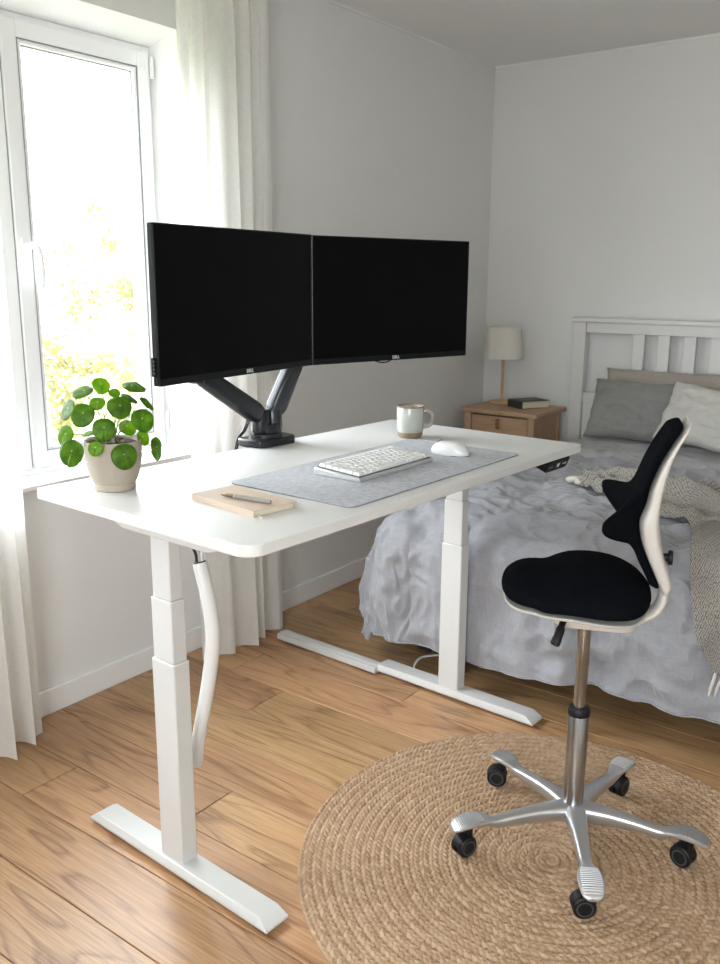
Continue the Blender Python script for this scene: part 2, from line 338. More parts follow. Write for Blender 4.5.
def shade_mat():
    m, nt, b = new_mat('linen_lampshade'); L = nt.links.new; out = nt.nodes['Material Output']
    b.inputs['Base Color'].default_value = (.88, .86, .82, 1); b.inputs['Roughness'].default_value = .9
    t = nd(nt, 'ShaderNodeBsdfTranslucent'); t.inputs[0].default_value = (.86, .83, .77, 1)
    s = nd(nt, 'ShaderNodeMixShader'); s.inputs[0].default_value = .4; L(b.outputs[0], s.inputs[1]); L(t.outputs[0], s.inputs[2]); L(s.outputs[0], out.inputs[0])
    return m
M_shade = shade_mat()
def rug_mat():
    m, nt, b = new_mat('jute_braid'); L = nt.links.new
    b.inputs['Roughness'].default_value = .95; b.inputs['Specular IOR Level'].default_value = .15
    at = nd(nt, 'ShaderNodeAttribute', attribute_name='strand')
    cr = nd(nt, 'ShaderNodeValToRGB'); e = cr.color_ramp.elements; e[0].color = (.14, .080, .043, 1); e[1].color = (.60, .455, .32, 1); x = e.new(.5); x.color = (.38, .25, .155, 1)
    tc = nd(nt, 'ShaderNodeTexCoord'); n = nd(nt, 'ShaderNodeTexNoise', Scale=420.0, Detail=3.0); L(tc.outputs['Object'], n.inputs['Vector'])
    mx = nd(nt, 'ShaderNodeMix', data_type='FLOAT'); mx.inputs['Factor'].default_value = .45; L(at.outputs['Fac'], mx.inputs['A']); L(n.outputs['Fac'], mx.inputs['B'])
    L(mx.outputs['Result'], cr.inputs[0]); L(cr.outputs[0], b.inputs['Base Color'])
    bp = nd(nt, 'ShaderNodeBump', Strength=.6, Distance=.0015); L(n.outputs['Fac'], bp.inputs['Height']); L(bp.outputs[0], b.inputs['Normal'])
    return m
M_rug = rug_mat()

# ---------------------------------------------------------------- room shell
RX, Y0, Y1, H = 3.7, -1.25, 4.490, 2.530
WY0, WY1, WZ0, WZ1 = .42, 2.24, .775, 2.250
def struct(name, mb, m, **k):
    o = mb.build(name, m, **k); o['kind'] = 'structure'; return o
def floor():
    W = .1865; base = 1.029; ends = {1: .36, 2: .82, 5: .52, 0: 1.6, 3: 1.35, 4: 1.15, -1: .12, 6: .25, 7: .9, -2: .75}
    me_v, me_f, cols = [], [], []
    k0 = int(math.floor((Y0-base)/W))-1; r = random.Random(3); k = k0
    while base+k*W < Y1+.02:
        ya, yb = max(base+k*W, Y0-.1), min(base+(k+1)*W, Y1+.1)
        e = ends.get(k, r.uniform(0, 1.8)); x = e
        while x > -.35: x -= 2.0
        while x < RX+.1:
            xa, xb = max(x, -.35), min(x+2.0, RX+.1)
            g = .0014; n = len(me_v)
            # top with a tiny eased edge, sinking into the joint
            t = .0026
            for (dx, z) in ((g*.5, -.0060), (g, -.0010), (t, 0.0)):
                me_v += [(xa+dx, ya+dx, z), (xb-dx, ya+dx, z), (xb-dx, yb-dx, z), (xa+dx, yb-dx, z)]
            fs = [(n+8, n+9, n+10, n+11)]
            for q in (0, 4):
                fs += [(n+q+i, n+q+(i+1) % 4, n+q+4+(i+1) % 4, n+q+4+i) for i in range(4)]
            me_f += fs; c = (r.random(), r.random(), r.random(), 1); cols += [c]*len(fs)
            x += 2.0
        k += 1
    n = len(me_v); me_v += [(-.4, Y0-.1, -.0061), (RX+.1, Y0-.1, -.0061), (RX+.1, Y1+.1, -.0061), (-.4, Y1+.1, -.0061), (-.4, Y0-.1, -.12), (RX+.1, Y0-.1, -.12), (RX+.1, Y1+.1, -.12), (-.4, Y1+.1, -.12)]
    fs = [(n, n+1, n+2, n+3), (n+7, n+6, n+5, n+4)]+[(n+i, n+4+i, n+4+(i+1) % 4, n+(i+1) % 4) for i in range(4)]
    me_f += fs; cols += [(.5, .0, .5, 1)]*len(fs)
    mb = MB(); mb.v = me_v; mb.f = me_f
    o = struct('floor', mb, M_floor, smooth=False, fix=False)
    a = o.data.attributes.new('plank', 'FLOAT_COLOR', 'FACE'); a.data.foreach_set('color', np.array(cols, 'f').ravel())
floor()
struct('ceiling', MB().box((-.35, Y0-.2, H), (RX+.1, Y1+.1, H+.1)), M_ceil, smooth=False)
w = MB(); T = -.30
w.box((T, Y0-.2, 0), (0, WY0, H)).box((T, WY1, 0), (0, Y1+.1, H)).box((T, WY0, 0), (0, WY1, WZ0)).box((T, WY0, WZ1), (0, WY1, H))
struct('wall_left', w, M_wall, smooth=False)
struct('wall_back', MB().box((0, Y1, 0), (RX, Y1+.1, H)), M_wall, smooth=False)
struct('wall_right', MB().box((RX, Y0-.2, 0), (RX+.1, Y1+.1, H)), M_wall, smooth=False)
FX0, FX1, FZ0, FZ1 = 1.9, 3.3, .75, 2.30
w = MB(); w.box((0, Y0-.2, 0), (FX0, Y0, H)).box((FX1, Y0-.2, 0), (RX, Y0, H)).box((FX0, Y0-.2, 0), (FX1, Y0, FZ0)).box((FX0, Y0-.2, FZ1), (FX1, Y0, H))
struct('wall_front', w, M_wall, smooth=False)
def baseboard(name, a, b): struct(name, MB().box(a, b), M_trim, bevel=.003)
baseboard('baseboard_left', (0, Y0, 0), (.014, Y1, .088))
baseboard('baseboard_back', (.014, Y1-.014, 0), (RX, Y1, .088))
struct('trim_1', MB().box((0, Y0, H-.008), (.008, Y1, H)).box((.008, Y1-.008, H-.008), (RX, Y1, H)), M_trim)
# sill board
sill = MB().prism(rrect(-.13, WY0+.002, .035, WY1-.002, .003, 2), WZ0, WZ0+.016)
struct('trim_2', sill, M_trim, bevel=.004)
# window: outer frame, mullion, two sashes with panes
def frame_rect(mb, x0, x1, ya, yb, za, zb, t, tb=None):
    tb = tb or t
    mb.box((x0, ya, za), (x1, ya+t, zb)).box((x0, yb-t, za), (x1, yb, zb)).box((x0, ya+t, za), (x1, yb-t, za+tb)).box((x0, ya+t, zb-t), (x1, yb-t, zb))
M_ = Matrix(((1, 0, 0, 0), (0, 0, -1, WY1), (0, 1, 0, 0), (0, 0, 0, 1)))
struct('trim_3', MB().prism([(-.205, WZ1-.038), (-.14, WZ1-.038), (-.001, WZ1-.0005), (-.205, WZ1-.0005)], 0, WY1-WY0, M_), M_reveal, smooth=False)
struct('trim_4', MB().box((-.205, WY1-.003, WZ0+.0162), (-.0005, WY1-.0002, WZ1)), M_reveal, smooth=False)  # thin lining added to carry the whitened reveal glow
WZ1 -= .038
win = bpy.data.objects.new('window_1', None); COL.objects.link(win); win['kind'] = 'structure'
zb = WZ0+.016
fr = MB(); frame_rect(fr, -.20, -.145, WY0, WY1, zb, WZ1, .035); fr.box((-.20, 1.55, zb+.035), (-.145, 1.63, WZ1-.035)); fr.build('window_frame', M_pvc, win, bevel=.004)
def sash(ya, yb):
    s = MB(); t = .054; L0 = zb+.012; L1 = WZ1-.022
    frame_rect(s, -.185, -.125, ya, yb, L0, L1, t, t+.003)
    o = s.build('window_sash', M_pvc, win, bevel=.004, seg=3)
    a, b, c, d = ya+t, yb-t, L0+t+.003, L1-t
    g = MB(); frame_rect(g, -.150, -.1245, a-.001, b+.001, c-.001, d+.001, .0028); g.build('seal_line', M_gasket, o)
    g = MB(); frame_rect(g, -.150, -.127, a+.0018, b-.0018, c+.0018, d-.0018, .0135); g.build('glazing_trim', M_pvc, o, bevel=.003)
    g = MB(); frame_rect(g, -.152, -.139, a+.0150, b-.0150, c+.0150, d-.0150, .0035); g.build('glazing_bead', M_gasket, o)
    MB().box((-.156, a+.005, c+.005), (-.150, b-.005, d-.005)).build('pane', M_glass, o, smooth=False)
    return o
sr = sash(1.648, 2.216)
sl = sash(.455, 1.642)
h = MB(); h.box((-.127, 1.664, 1.470), (-.115, 1.690, 1.545)); h.cyl((-.118, 1.677, 1.522), (-.082, 1.677, 1.522), .010)
h.tube(crv([(-.084, 1.671, 1.524), (-.080, 1.682, 1.523), (-.078, 1.694, 1.505), (-.078, 1.700, 1.46), (-.078, 1.699, 1.42), (-.079, 1.695, 1.392)], 6), [(.0085, .011)]*31, 10)
h.build('window_handle', M_pvc, win, bevel=.003)
h = MB()
for z in (.90, 2.14): h.cyl((-.118, 2.222, z-.035), (-.118, 2.222, z+.035), .0075, 12)
h.build('hinge', M_pvc, win)
MB().box((-.150, 1.6425, zb+.02), (-.132, 1.6475, WZ1-.03)).build('sash_gap_shade', M_gasket, win)  # dark strip put into the gap between the sashes as its shade
# made-up window in the unseen wall behind the camera, added for fill light
fill_win = bpy.data.objects.new('fill_window', None); COL.objects.link(fill_win); fill_win['kind'] = 'structure'
f2 = MB()
for (a, b) in ((FX0, FX0+.06), (FX1-.06, FX1), ((FX0+FX1)/2-.05, (FX0+FX1)/2+.05)): f2.box((a, Y0-.14, FZ0), (b, Y0-.08, FZ1))
f2.box((FX0, Y0-.14, FZ0), (FX1, Y0-.08, FZ0+.06)).box((FX0, Y0-.14, FZ1-.06), (FX1, Y0-.08, FZ1)); f2.build('window_frame', M_pvc, fill_win, bevel=.004)
MB().box((FX0+.05, Y0-.113, FZ0+.05), (FX1-.05, Y0-.108, FZ1-.05)).build('pane', M_glass, fill_win, smooth=False)
# outdoors
g = MB().box((-40, -25, -3.1), (-.6, 40, -3.0)); o = g.build('lawn', M_lawn, smooth=False); o['kind'] = 'structure'

# ---------------------------------------------------------------- trees outside the window
def tree(x, y, zc, rx, rz, n, mi, label, seed, size=.055):
    r = np.random.default_rng(seed); t = thing('garden_tree', label, 'tree', (x, y, -3.0), 0, 'trees outside the window')
    tr = MB(); tr.tube(crv([(0, 0, 0), (.05, .03, 1.5), (-.03, .06, 3.2), (0, 0, zc+3+rz*.7)], 6), [.11-.0045*i for i in range(19)], 8)
    for k in range(9):
        a = r.uniform(0, 2*PI); z0 = zc+3-rz*.8+k*rz*.17
        tr.tube([(0, 0, z0), (rx*.6*math.cos(a), rx*.6*math.sin(a), z0+rx*.5)], [.03, .008], 6)
    tr.build('trunk', M_bark, t)
    # leaves gathered in clumps along the branches
    nc = 30; cc = r.normal(size=(nc, 3)); cc /= np.linalg.norm(cc, axis=1)[:, None]; cc *= r.uniform(.3, 1, (nc, 1))*np.array([rx, rx, rz])
    vs, fs = [], []
    for i in range(n):
        c = cc[r.integers(nc)]+r.normal(size=3)*rx*.14+np.array([0, 0, zc+3])
        a = r.normal(size=3); a /= np.linalg.norm(a); b = np.cross(a, r.normal(size=3)); b /= np.linalg.norm(b)
        s = size*r.uniform(.5, 1.2); k = len(vs)
        vs += [c-a*s, c+b*s*.45, c+a*s, c-b*s*.45]; fs.append((k, k+1, k+2, k+3))
    mb = MB(); mb.v = [tuple(v) for v in vs]; mb.f = fs; mb.build('foliage', M_tree[mi], t, smooth=False, fix=False)
tree(-7.0, 6.9, .5, .8, 2.6, 3200, 1, 'yellow-leaved tree outside, nearest the window handle', 1)
tree(-8.8, 9.9, .5, 1.1, 2.1, 3400, 2, 'grey-green tree outside in the middle of the pane', 2)
tree(-6.2, 8.6, .3, .8, 1.5, 2200, 0, 'pale green tree outside at the right of the pane', 3)
tree(-12.5, 12.2, .6, 1.4, 2.6, 2600, 0, 'pale green tree outside behind the grey-green tree', 4)
tree(-6.6, 4.6, .4, .9, 2.6, 1800, 1, 'yellow tree outside left of the window handle, mostly hidden', 5)

# ---------------------------------------------------------------- curtains
def curtain(ya, yb, x0, label, seed, folds, hemx=.05, zt=2.43, spread=.0, drift=0.0):
    t = thing('curtain', label, 'curtain', (0, 0, 0), 0, 'sheer white curtains')
    r = random.Random(seed); ph = [r.uniform(0, 2*PI) for _ in range(6)]
    def P(s, q):   # s across 0..1, q 0 bottom .. 1 top
        z = .012+q*(zt-.012); d = 1-q
        amp = (.012+.016*d)*(1+.5*math.sin(7*s+ph[0]))
        w = s+.035*math.sin(2*PI*s*1.7+ph[1]+1.2*d)+.014*math.sin(2*PI*s*4+ph[2]-2*d)
        f = math.sin(2*PI*folds*w+ph[3]+.5*math.sin(3*d+ph[4]))
        f2 = math.sin(2*PI*folds*2.3*w+ph[5]+1.5*d)
        x = x0+hemx*d*d*d*(.6+.4*math.sin(2*PI*s*1.3+ph[1]))+amp*f+.005*f2*(1-.3*d)
        y = ya+(yb-ya)*(s*(1+spread*d)-spread*d*.5)+.010*math.cos(2*PI*folds*w+ph[3])+drift*d
        if z > zt-.09: x = x0+(x-x0)*.8
        return (x, y, z)
    n, m = int(folds*22), 70
    rows = [[P(i/n, j/m) for i in range(n+1)] for j in range(m+1)]
    o = MB().grid(rows).build('voile_panel', M_sheer, t, fix=False); o.data.shade_smooth()
    # doubled hems: a second layer set just behind
    for nm, q0, q1 in (('bottom_hem', 0, .036), ('header_band', .955, 1.0)):
        k = 4; hr = [[(lambda p: (p[0]-.003, p[1], p[2]))(P(i/n, q0+(q1-q0)*j/k)) for i in range(n+1)] for j in range(k+1)]
        o = MB().grid(hr).build(nm, M_sheer, t, fix=False); o.data.shade_smooth()
    return t
curtain(2.130, 2.572, .120, 'sheer white curtain gathered right of the window behind the desk', 5, 4.6, .045, 2.412)
curtain(1.00, 1.450, .125, 'sheer white curtain at the left edge of the photo in front of the sill', 11, 4.2, .045, 2.412)
rod = thing('curtain_rod', 'thin white curtain rod at the top carrying both sheer curtains', 'curtain rod')
MB().cyl((.125, .2, 2.426), (.125, 2.60, 2.426), .008, 12).build('rod', M_trim, rod)
MB().box((.0, 2.578, 2.40), (.006, 2.603, 2.45)).cyl((.005, 2.590, 2.426), (.135, 2.590, 2.426), .006, 10).build('bracket', M_trim, rod)
MB().box((.0, .2, 2.40), (.006, .225, 2.45)).cyl((.005, .212, 2.426), (.135, .212, 2.426), .006, 10).build('bracket', M_trim, rod)

# ---------------------------------------------------------------- jute rug
def rug():
    C = (1.684, 1.839); R = .634; w = .0243; NT = 1900; nr = int(R/w)
    NR = nr*9
    rad = np.linspace(.001, R, NR+1); th = np.arange(NT)/NT*2*PI
    rr, tt = np.meshgrid(rad, th, indexing='ij')
    q = rr/w-tt/(2*PI); fl = np.floor(q); v = 2*(q-fl)-1; turn = np.maximum(fl+tt/(2*PI), .02)
    s = PI*w*turn**2; cell = .0165
    wob = .12*np.sin(s*37)+.08*np.sin(s*91+1)
    side = (v > 0)*.5; ph = s/cell-.75*np.abs(v)*np.where(v > 0, 1, 1)+side+wob
    ci = np.floor(ph); fc = ph-ci
    plump = np.sqrt(np.clip(1-(2*fc-1)**2*.92, 0, 1)); ridge = np.sqrt(np.clip(1-np.abs(v)**2.6*.96, 0, 1)); mid = 1-.22*np.exp(-(v/.16)**2)
    hsh = np.modf(np.abs(np.sin(ci*12.9898+side*78.233)*43758.5453))[0]
    h = .004+ridge*(.0035+.0055*plump)*mid*(.85+.3*hsh)
    edge = np.clip((R-rr)/.012, 0, 1); h *= .35+.65*np.sqrt(1-(1-edge)**2)
    rw = rr+.0022*np.sin(ph*2*PI)*(np.abs(v) > .3)+.004*np.sin(tt*3+1)*rr/R
    X = rw*np.cos(tt); Y = rw*np.sin(tt)
    V = np.stack([X, Y, h+.0005], -1).reshape(-1, 3)
    base = np.stack([X[-1]*1.0, Y[-1]*1.0, np.full(NT, .0005)], -1); V = np.vstack([V, base])
    i, j = np.meshgrid(np.arange(NR+1), np.arange(NT), indexing='ij'); j2 = (j+1) % NT
    Fq = np.stack([i*NT+j, (i+1)*NT+j, (i+1)*NT+j2, i*NT+j2], -1).reshape(-1, 4)
    me = bpy.data.meshes.new('jute_rug'); me.vertices.add(len(V)); me.vertices.foreach_set('co', V.astype('f').ravel())
    me.loops.add(Fq.size); me.loops.foreach_set('vertex_index', Fq.astype('i').ravel())
    me.polygons.add(len(Fq)); me.polygons.foreach_set('loop_start', np.arange(0, Fq.size, 4, dtype='i'))
    me.update(calc_edges=True)
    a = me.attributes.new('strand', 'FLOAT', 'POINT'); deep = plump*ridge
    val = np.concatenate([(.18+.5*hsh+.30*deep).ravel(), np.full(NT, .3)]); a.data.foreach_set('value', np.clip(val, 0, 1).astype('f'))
    me.shade_smooth(); me.materials.append(M_rug)
    o = bpy.data.objects.new('jute_rug', me); COL.objects.link(o); o.location = (C[0], C[1], 0)
    tag(o, 'large round braided jute rug under the swivel chair', 'rug')
rug()


# ---------------------------------------------------------------- standing desk (local x = depth, y = length)
DX, DY, DR = .6433, 1.153, -.0481
HD, DL, DW = .9462, 1.3777, .7194
cs, sn = math.cos(DR), math.sin(DR)
def dk(u, v, z=0): return (DX+u*cs-v*sn, DY+u*sn+v*cs, z)
desk = thing('standing_desk', 'white height-adjustable desk with two telescopic legs', 'desk', (DX, DY, 0), DR)
MB().prism(rrect(0, 0, DW, DL, [.010, .040, .006, .008], 10), HD-.0245, HD).build('tabletop', M_desk, desk, bevel=.0022, seg=3)
XC, YN, YF = .302, .134, 1.345
m = MB()
for y in (.175, .405): m.box((y+.0, YN+.03, HD-.062), (y+.04, YF-.03, HD-.0255))
m.build('crossbeam', M_deskmetal, desk, bevel=.002)
for v in (YN, YF):
    # side bracket tapering towards both ends, bolted under the top
    b = MB(); w = .030; P = [(.05, HD-.0255), (.66, HD-.0255), (.655, HD-.033), (.48, HD-.086), (.185, HD-.086), (.03, HD-.034)]
    M = Matrix(((1, 0, 0, 0), (0, 0, -1, v+w), (0, 1, 0, 0), (0, 0, 0, 1)))
    b.prism(P, 0, 2*w, M); b.build('side_bracket', M_deskmetal, desk, bevel=.003)
    col = MB().box((XC-.0405, v-.0237, .034), (XC+.0405, v+.0237, .559)).build('leg_column', M_deskmetal, desk, bevel=.004, seg=3)
    MB().box((XC-.0365, v-.0205, .559), (XC+.0365, v+.0205, .711)).build('middle_stage', M_deskmetal, col, bevel=.0035, seg=3)
    MB().box((XC-.0325, v-.0175, .711), (XC+.0325, v+.0175, HD-.080)).build('inner_stage', M_deskmetal, col, bevel=.003, seg=3)
    for (zz, hw, hv) in ((.552, .0405, .0237), (.704, .0365, .0205)):
        MB().cyl((XC+hw-.012, v-hv-.0006, zz-.012), (XC+hw-.012, v-hv+.001, zz-.012), .0018, 8).build('screw', M_alu, col)
        MB().cyl((XC+hw-.001, v+.010, zz-.012), (XC+hw+.0007, v+.010, zz-.012), .0018, 8).build('screw', M_alu, col)
    # foot: flat top, chamfered flanks, both ends cut on a slant
    a0, a1 = -.028, .642; hw = .0372
    def sec(x, top, wid, bot): return [(x, v-hw*bot, .010), (x, v+hw*bot, .010), (x, v+hw, .018), (x, v+wid, top), (x, v-wid, top), (x, v-hw, .018)]
    ft = MB().loops([sec(a0, .017, .033, .93), sec(a0+.030, .037, .030, .93), sec(a1-.030, .037, .030, .93), sec(a1, .017, .033, .93)])
    ft.build('foot', M_deskmetal, desk, bevel=.0025, seg=2, smooth=True)
    for u in (a0+.06, a1-.06): MB().lathe([(.017, 0), (.018, .002), (.018, .0105)], 16, (u, v, 0)).build('foot_pad', M_rubber, desk)
# floor bar running on from the far foot to the wall
fb = MB(); fb.box((-.505, YF-.052, .006), (-.0, YF+.004, .028)); fb.box((-.505, YF-.034, .028), (-.0, YF-.012, .031))
fb.build('floor_bar', M_deskmetal, desk, bevel=.002)
# control panel
M = Matrix.Translation((DW-.002, 1.172, HD-.0255)) @ Matrix.Rotation(math.radians(22), 4, 'Y')
cpm = MB(); P = rrect(0, 0, .135, .034, [.012, .012, .004, .004], 6)
R2 = M @ Matrix(((0, 0, 1, -.055), (1, 0, 0, 0), (0, 1, 0, -.036), (0, 0, 0, 1)))
cpm.prism(P, 0, .058, R2); pn = cpm.build('control_panel', M_blackplastic, desk, bevel=.002)
b = MB()
for (y0_, y1_, z0_, z1_) in ((.014, .020, .016, .018), (.028, .034, .016, .018), (.098, .104, .017, .020), (.109, .112, .014, .021), (.117, .120, .014, .021)):
    MB().prism([(y0_, z0_), (y1_, z0_), (y1_, z1_), (y0_, z1_)], .0575, .0587, R2).build('button_mark', M_logo, pn, smooth=False)
b = MB().prism(rrect(.056, .010, .084, .025, .002, 3), .0575, .0584, R2); dsp = b.build('display', M_armblack, pn, smooth=False)
dg = MB()
def seg7(mb, x, y, h, on, R):
    w_ = h*.55; t = h*.13
    S = dict(a=(0, h-t, w_, h), g=(0, h/2-t/2, w_, h/2+t/2), d=(0, 0, w_, t), b=(w_-t, h/2, w_, h), c=(w_-t, 0, w_, h/2), f=(0, h/2, t, h), e=(0, 0, t, h/2))
    for k in on: a, b_, c, d = S[k]; mb.prism([(x+a, y+b_), (x+c, y+b_), (x+c, y+d), (x+a, y+d)], .0583, .0590, R)
seg7(dg, .061, .0125, .0105, 'abc', R2); seg7(dg, .0695, .0125, .0105, 'abged', R2)
dme, dnt, db = new_mat('lit_digits'); db.inputs['Emission Color'].default_value = (.9, .95, 1, 1); db.inputs['Emission Strength'].default_value = .08; db.inputs['Base Color'].default_value = (.35, .36, .38, 1)
dg.build('digits', dme, pn, smooth=False)

# cable sleeve under the desk
cabs = thing('cable_sleeve', 'white cable sleeve hanging under the desk behind the near leg', 'cable sleeve', (.95, 1.36, 0))
pl = crv([(.018, 0, .775), (.040, 0, .70), (.053, 0, .625), (.050, 0, .56), (.028, 0, .45), (-.012, 0, .30), (-.022, 0, .235)], 10)
MB().tube(pl, [(.016, .019)]*len(pl), 16, flat=(0, 1, 0)).build('sleeve', M_wirewhite, cabs)
mouth = MB().tube([(.0178, 0, .7745), (.0170, 0, .7775)], [(.0135, .016)]*2, 16, flat=(0, 1, 0)); mouth.build('sleeve_mouth', M_wireblack, cabs)
for nm_, (dx, dy, ex, ey), mm in (('cable', (-.006, -.006, -.055, -.03), M_wireblack), ('cable', (-.002, .004, -.040, -.005), M_wireblack), ('cable', (.002, -.002, -.012, .0), M_wiregrey), ('cable', (.006, .003, .028, .02), M_wirewhite), ('cable', (.003, .007, .004, .03), M_wirewhite)):
    o = MB().tube(crv([(.019+dx, dy, .76), (.016+dx, dy, .80), (.014+dx+ex*.5, dy+ey*.5, .86), (.016+ex, ey, HD-.0275)], 6), .0036, 8).build(nm_, mm, cabs)
# white power cable by the far foot
o = MB().tube(crv([(.95, 2.95, .006), (.87, 2.80, .008), (.815, 2.69, .022), (.788, 2.63, .026), (.790, 2.585, .014), (.815, 2.550, .006)], 8), .0045, 10).build('power_cable', M_wirewhite)
tag(o, 'thin white power cable on the floor between bed and far desk foot', 'cable')

# ---------------------------------------------------------------- monitors
def text_mesh(name, body, size, m, parent, M, ext=.0003, bold=0):
    c = bpy.data.curves.new(name, 'FONT'); c.body = body; c.size = size; c.extrude = ext; c.align_x = 'CENTER'; c.offset = bold
    t = bpy.data.objects.new(name, c); COL.objects.link(t); dg_ = bpy.context.evaluated_depsgraph_get(); dg_.update()
    me = bpy.data.meshes.new_from_object(t.evaluated_get(dg_)); bpy.data.objects.remove(t)
    me.transform(M); me.materials.clear(); me.materials.append(m)
    o = bpy.data.objects.new(name, me); COL.objects.link(o); o.parent = parent; return o
def monitor(A, B, z0, z1, label, logo_off, usb=False):
    """screen corner points seen from the chair: A left, B right; local -x faces back, +x the chair, y runs A to B"""
    A, B = Vector((*A, 0)), Vector((*B, 0)); c = (A+B)/2; w = (B-A).length; ang = math.atan2(B.y-A.y, B.x-A.x)-PI/2
    t = thing('monitor', label, 'monitor', (c.x, c.y, (z0+z1)/2), ang, 'desk monitors')
    h = z1-z0; hw, hh = w/2, h/2
    hs = MB().box((-.019, -hw, -hh), (-.0015, hw, hh)).build('housing', M_blackplastic, t, bevel=.003, seg=2)
    MB().box((-.042, -.17, -.11), (-.019, .17, .11)).build('rear_bulge', M_blackplastic, hs, bevel=.01, seg=3)
    bz = MB(); frame_rect(bz, -.0018, .0006, -hw, hw, -hh, hh, .0035, .0165); bz.build('bezel', M_blackplastic, t, bevel=.0006)
    MB().box((-.0016, -hw+.0035, -hh+.0165), (-.0002, hw-.0035, hh-.0035)).build('screen', M_screen, t, smooth=False)
    M = Matrix.Translation((.0009, logo_off, -hh+.0050)) @ Matrix(((0, 0, 1, 0), (1, 0, 0, 0), (0, 1, 0, 0), (0, 0, 0, 1)))
    text_mesh('maker_mark', 'DELL', .0125, M_logo, t, M, bold=.0003)
    if usb: 
        u = MB(); u.box((-.0185, -hw-.005, -hh+.022), (-.010, -hw+.001, -hh+.065)); o = u.build('side_port_block', M_blackplastic, t, bevel=.001)
        u = MB(); [u.box((-.012, -hw-.0056, -hh+.028+k*.009), (-.0085, -hw-.003, -hh+.032+k*.009)) for k in range(4)]; u.build('port', M_rubbergrey, o)
    else:
        MB().tube(crv([(-.008, -.070, -hh+.001), (-.006, -.050, -hh-.005), (-.004, -.035, -hh-.0055), (-.006, -.019, -hh-.004), (-.008, -.005, -hh+.001)], 6), .0022, 8).build('cable_loop', M_wireblack, t)
    MB().box((-.058, -.04, -.04), (-.042, .04, .04)).build('mount_plate', M_armblack, t, bevel=.003)
    return t
monitor((.893, 1.327), (.8325, 1.941), 1.187, 1.547, 'left of the two black monitors, in front of the window', .023, usb=True)
monitor((.829, 1.9495), (.999, 2.526), 1.186, 1.546, 'right of the two black monitors, in front of the grey wall', .006)

arm = thing('dual_monitor_stand', 'black dual monitor arm clamped to the back of the desk', 'monitor stand', dk(.0, .758, HD+.0004), DR)
pb = MB().prism([(-.042, -.078), (-.01, -.088), (.045, -.072), (.060, -.045), (.060, .060), (.042, .078), (-.042, .086)], 0, .024)
pb.build('base_plate', M_armblack, arm, bevel=.006, seg=3)
MB().box((-.040, -.045, -.075), (-.012, .045, 0)).box((-.040, -.045, -.080), (.045, .045, -.072)).cyl((.02, 0, -.075), (.02, 0, -.0265), .009, 16).build('clamp', M_armblack, arm, bevel=.003)
MB().lathe([(.048, .018), (.050, .020), (.050, .034), (.042, .038), (.041, .058), (.039, .062)], 36, (-.002, -.002, 0)).build('collar', M_armblack, arm)
def link(name, m, p0, p1, w0, w1, d0, d1, par):
    p0, p1 = Vector(p0), Vector(p1); t = (p1-p0).normalized(); ax = Vector((1, 0, 0)); ax = (ax-t*ax.dot(t)).normalized(); bx = t.cross(ax)
    rings = []
    for k, f in enumerate((0, .05, .12, .5, .88, .95, 1)):
        s = (.55, .85, 1, 1, 1, .85, .5)[k]; c = p0.lerp(p1, f); a = (w0+(w1-w0)*f)*s; d = (d0+(d1-d0)*f)*s
        rings.append([c+ax*sgnp(math.cos(q), .55)*d+bx*sgnp(math.sin(q), .55)*a for q in [2*PI*i/28 for i in range(28)]])
    return MB().loops(rings).build(name, m, par)
# two leaning lower arms that meet over the collar
for s, e, m_ in ((-1, (.040, -.295, .240), M_armblack), (1, (.040, .122, .300), M_armgloss)):
    MB().lathe([(.0245, .036), (.026, .040), (.026, .098), (.022, .106), (.0, .108)], 28, (.004, s*.026, 0)).build('swivel_post', M_armblack if s < 0 else M_armgloss, arm)
    l = link('lower_arm', m_, (.004, s*.026, .085), e, .031, .026, .024, .020, arm)
    ex, ey, ez = e
    MB().cyl((ex, ey, ez-.03), (ex, ey, ez+.03), .021, 24).build('elbow_joint', M_armblack, arm)
    tgt = (.100, -.165, .42) if s < 0 else (.082, .42, .42)
    rel = Matrix.Rotation(-DR, 3, 'Z') @ (Vector((.8635 if s < 0 else .913, 1.625 if s < 0 else 2.24, 1.367))-Vector(dk(.0, .758, HD)))
    rel.x -= .083
    MB().tube([(ex, ey, ez+.012), (rel.x-.01, rel.y, ez+.012)], [(.016, .012)]*2, 14).build('upper_arm', M_armblack, arm)
    MB().cyl((rel.x-.005, rel.y, ez-.01), (rel.x-.005, rel.y, rel.z+.01), .014, 20).box((rel.x-.012, rel.y-.02, rel.z-.02), (rel.x+.012, rel.y+.02, rel.z+.02)).build('tilt_head', M_armblack, arm, bevel=.002)
sl_ = MB().box((.0245, -.080, .118), (.027, -.066, .134)); sl_.build('cable_slot', M_rubbergrey, arm, bevel=.002)
for dy in (-.05, -.058):
    MB().tube(crv([(.0, -.055, .125), (-.012, dy-.000, .09), (-.030, dy-.006, .045), (-.054, dy-.012, .01), (-.062, dy-.02, -.08), (-.05, dy, -.16)], 8), .003, 8).build('arm_cable', M_wireblack, arm)

